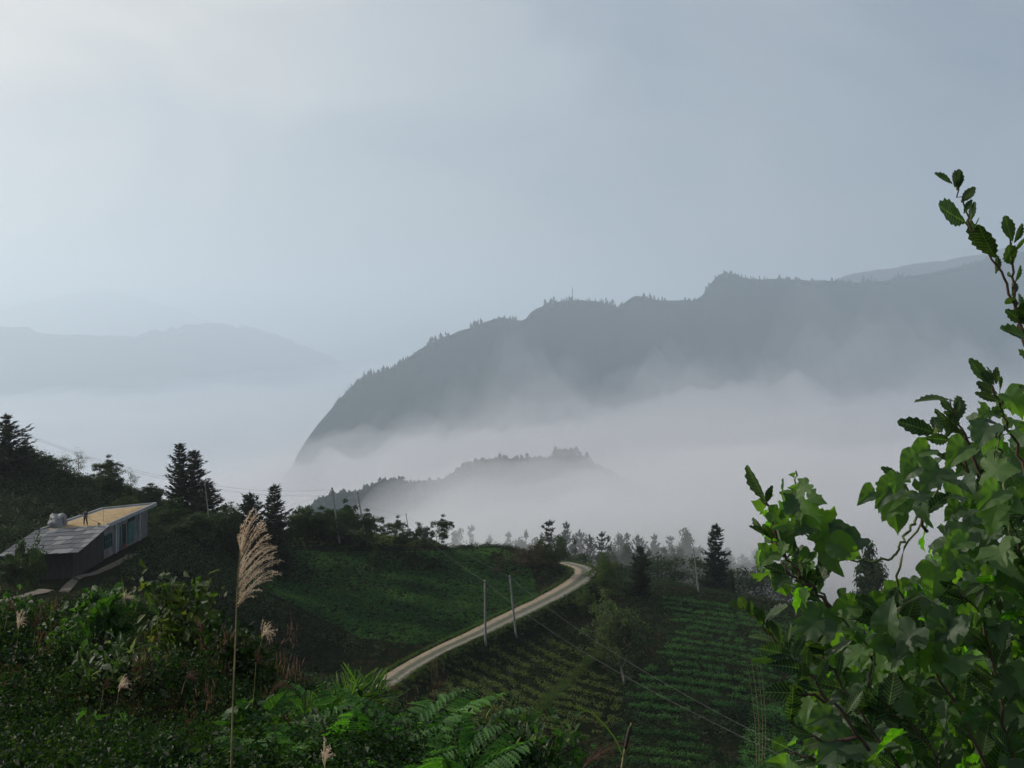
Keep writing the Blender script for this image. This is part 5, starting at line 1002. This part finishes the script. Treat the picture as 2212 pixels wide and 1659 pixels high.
# ------------------------------------------------------------------ grass plumes
def plume(stem, roots, tips, D_, label, mat, nr=40, fuzz=1.0, r=.0022, seed=3, hair=.010, name='grass_plume', stemmat=None, group='feathery grass plumes', curl=.25):
    """stem: photo polyline foot->top; roots: axis polyline along which racemes start; tips: polyline of their ends"""
    rr = np.random.default_rng(seed); P = catmull(np.array([W(a, b, D_) for a, b in stem]), 8); o0 = P[0]; o = thing(name, tuple(o0), label, 'grass plume', group); mb = MB(); mb.tube(P-o0, np.linspace(r*1.3, r*.7, len(P)), 6); obj('stem', mb.build('stem', stemmat or M['straw'], True), o)
    ra = np.array(roots, float); ta = np.array(tips, float); mb = MB(); B, A, S = [], [], []
    def along(p, t): s = np.linspace(0, 1, len(p)); return np.array([np.interp(t, s, p[:, 0]), np.interp(t, s, p[:, 1])])
    for i in range(nr):
        t = (i+rr.uniform(0, .9))/nr; tip = along(ta, t)+rr.normal(size=2)*4; root = along(ra, min(1, max(0, t+rr.normal()*.12)))
        back = rr.uniform() < .25; tip = tip*(.75 if back else 1)+root*(.25 if back else 0)
        dd = tip-root; L_ = np.hypot(*dd); midp = root+dd*.5+np.array([-dd[1], dd[0]])*(-curl)*.22*rr.uniform(.3, 1.3)+np.array([0, -L_*.06]); dz = rr.normal()*.02
        C = catmull(np.array([W(*root, D_), W(*(root*.55+midp*.45+[0, -L_*.02]), D_+dz*.5), W(*midp, D_+dz), W(*(midp*.45+tip*.55+[0, -L_*.05]), D_+dz*1.3), W(*tip, D_+dz*1.7)]), 8); mb.tube(C-o0, np.linspace(.0007, .0004, len(C)), 3)
        ln = np.linalg.norm(np.diff(C, axis=0), axis=1).sum(); m_ = int(ln/.0022*fuzz); q = rr.uniform(.06, 1, m_); k = (q*(len(C)-1)).astype(int); k = np.minimum(k, len(C)-2); f = (q*(len(C)-1)-k)[:, None]
        pp_ = C[k]*(1-f)+C[k+1]*f; tg = unit(C[k+1]-C[k]); B.append(pp_-o0); A.append(tg*.8+rr.normal(size=(m_, 3))*.48); S.append(hair*rr.uniform(.6, 1.3, m_))
    B, A, S = np.vstack(B), np.vstack(A), np.concatenate(S); stamp(mb, BLADE, B, frames(A, rr.normal(size=B.shape)), S[:, None]*np.array([[.9, 1, 1]])); obj('plume', mb.build('plume', mat), o); return o
plume([(497,1760),(499,1659),(504,1500),(509,1380),(511,1312),(514,1250),(520,1180)], [(520,1190),(517,1215),(514,1250),(512,1285),(511,1312)],
      [(523,1142),(530,1125),(544,1103),(556,1116),(568,1122),(574,1140),(580,1152),(584,1168),(578,1182),(590,1176),(594,1190),(588,1205),(607,1207),(590,1222),(600,1238),(584,1252),(578,1264),(550,1290)],
      2.9, 'tall golden plume standing against the dark slope at left', M['plume'], nr=50, hair=.0085, fuzz=1.1)
for k_, (stem, roots, tips, D_, lb, mt) in enumerate([
  ([(540,1560),(548,1500),(553,1430)], [(553,1430),(555,1415),(556,1408)], [(556,1398),(561,1400),(564,1412),(563,1430),(560,1446)], 6, 'small drooping pinkish plume hanging right of the tall golden one', 'pinkdry'),
  ([(560,1600),(575,1530),(585,1495)], [(583,1505),(588,1490),(598,1478)], [(600,1470),(615,1470),(628,1476),(632,1488),(625,1500)], 6, 'arched fan shaped plume low on the slope, left of the bamboo grass', 'pinkdry'),
  ([(556,1420),(562,1395),(567,1378)], [(566,1380),(569,1370),(575,1358)], [(572,1345),(583,1350),(590,1360),(592,1374),(588,1385)], 8, 'thin grey arched plume right of the tall golden one', 'plume'),
  ([(262,1350),(265,1320),(266,1302)], [(266,1305),(268,1295),(270,1290)], [(264,1290),(272,1281),(283,1284),(290,1292),(293,1302)], 9, 'pale drooping plume between the bright sprout and the yellowing bush', 'plume'),
  ([(10,1360),(14,1340),(17,1326)], [(17,1326),(20,1316)], [(20,1300),(28,1302),(32,1310),(34,1322)], 9, 'reddish plume at the left edge below the shed', 'pinkdry'),
  ([(35,1400),(38,1380),(40,1360)], [(40,1360),(41,1345)], [(38,1328),(46,1324),(54,1334),(58,1350)], 9, 'whitish fluffy plume near the left edge', 'plume'),
  ([(70,1400),(74,1380),(76,1360)], [(76,1362),(78,1348)], [(72,1332),(82,1326),(92,1332),(97,1350)], 9, 'second fluffy plume near the left edge', 'pinkdry'),
  ([(216,1530),(221,1505),(223,1495)], [(223,1497),(226,1482)], [(231,1462),(236,1472),(233,1486)], 7, 'slim red tipped plume rising from the dark lower left', 'pinkdry'),
  ([(250,1540),(254,1510),(256,1495)], [(256,1497),(259,1482)], [(262,1464),(272,1464),(278,1474),(275,1488)], 7, 'small pale plume next to the slim red tipped one', 'plume'),
  ([(392,1500),(397,1480),(400,1470)], [(400,1470),(406,1462)], [(404,1456),(416,1450),(428,1456),(430,1468),(422,1476)], 7, 'rounded brown plume below the yellowing bush', 'pinkdry'),
  ([(380,1480),(385,1462),(388,1452)], [(388,1454),(391,1444)], [(392,1430),(400,1432),(404,1440)], 8, 'thin brown plume above the rounded one', 'pinkdry'),
  ([(696,1740),(699,1700),(702,1659)], [(702,1660),(705,1630)], [(694,1625),(700,1612),(709,1597),(714,1612),(718,1628),(720,1645)], 3.2, 'pale upright plume cut by the bottom edge', 'plume'),
  ([(1244,1720),(1248,1690),(1256,1660)], [(1252,1675),(1260,1655),(1275,1642)], [(1290,1618),(1320,1608),(1345,1604),(1370,1606),(1350,1618),(1330,1636),(1310,1655)], 3.2, 'reddish plume arching right at the bottom edge', 'pinkdry'),
  ([(795,1560),(812,1520),(822,1505)], [(820,1510),(828,1496)], [(832,1480),(846,1478),(860,1486),(868,1496)], 6.5, 'reddish plume at the near end of the dirt road', 'pinkdry')]):
    plume(stem, roots, tips, D_, lb, M[mt], nr=22, hair=.009*(D_/4)**.6, fuzz=.8, r=.002, seed=20+k_)
# reed with a brown bud and a drooping blade, bottom right of centre
o0 = W(1340, 1720, 3.0); rd = thing('reed', tuple(o0), 'single reed stalk with a brown tip at the bottom right of centre', 'reed'); mb = MB(); C = catmull(np.array([W(1338,1720,3), W(1344,1655,3), W(1354,1600,3), W(1364,1562,3)]), 6); mb.tube(C-o0, np.linspace(.0045, .003, len(C)), 6); obj('stalk', mb.build('stalk', M['straw'], True), rd)
mb = MB(); C2 = C[10:]; mb.tube(C2-o0, np.array(list(np.linspace(.005, .007, len(C2)-2))+[.003, .0012]), 7); obj('bud', mb.build('bud', M['bark'], True), rd)
mb = MB(); C = catmull(np.array([W(1345,1632,3), W(1325,1590,2.97), W(1286,1546,2.93), W(1255,1530,2.9), W(1231,1521,2.88)]), 6); w_ = np.linspace(.004, .0008, len(C))[:, None]*np.array([[0, .3, 1]])
mb.add(np.vstack([C-o0-w_, C-o0+w_]), [[i, i+1, i+1+len(C), i+len(C)] for i in range(len(C)-1)]); obj('blade', mb.build('blade', M['light']), rd)
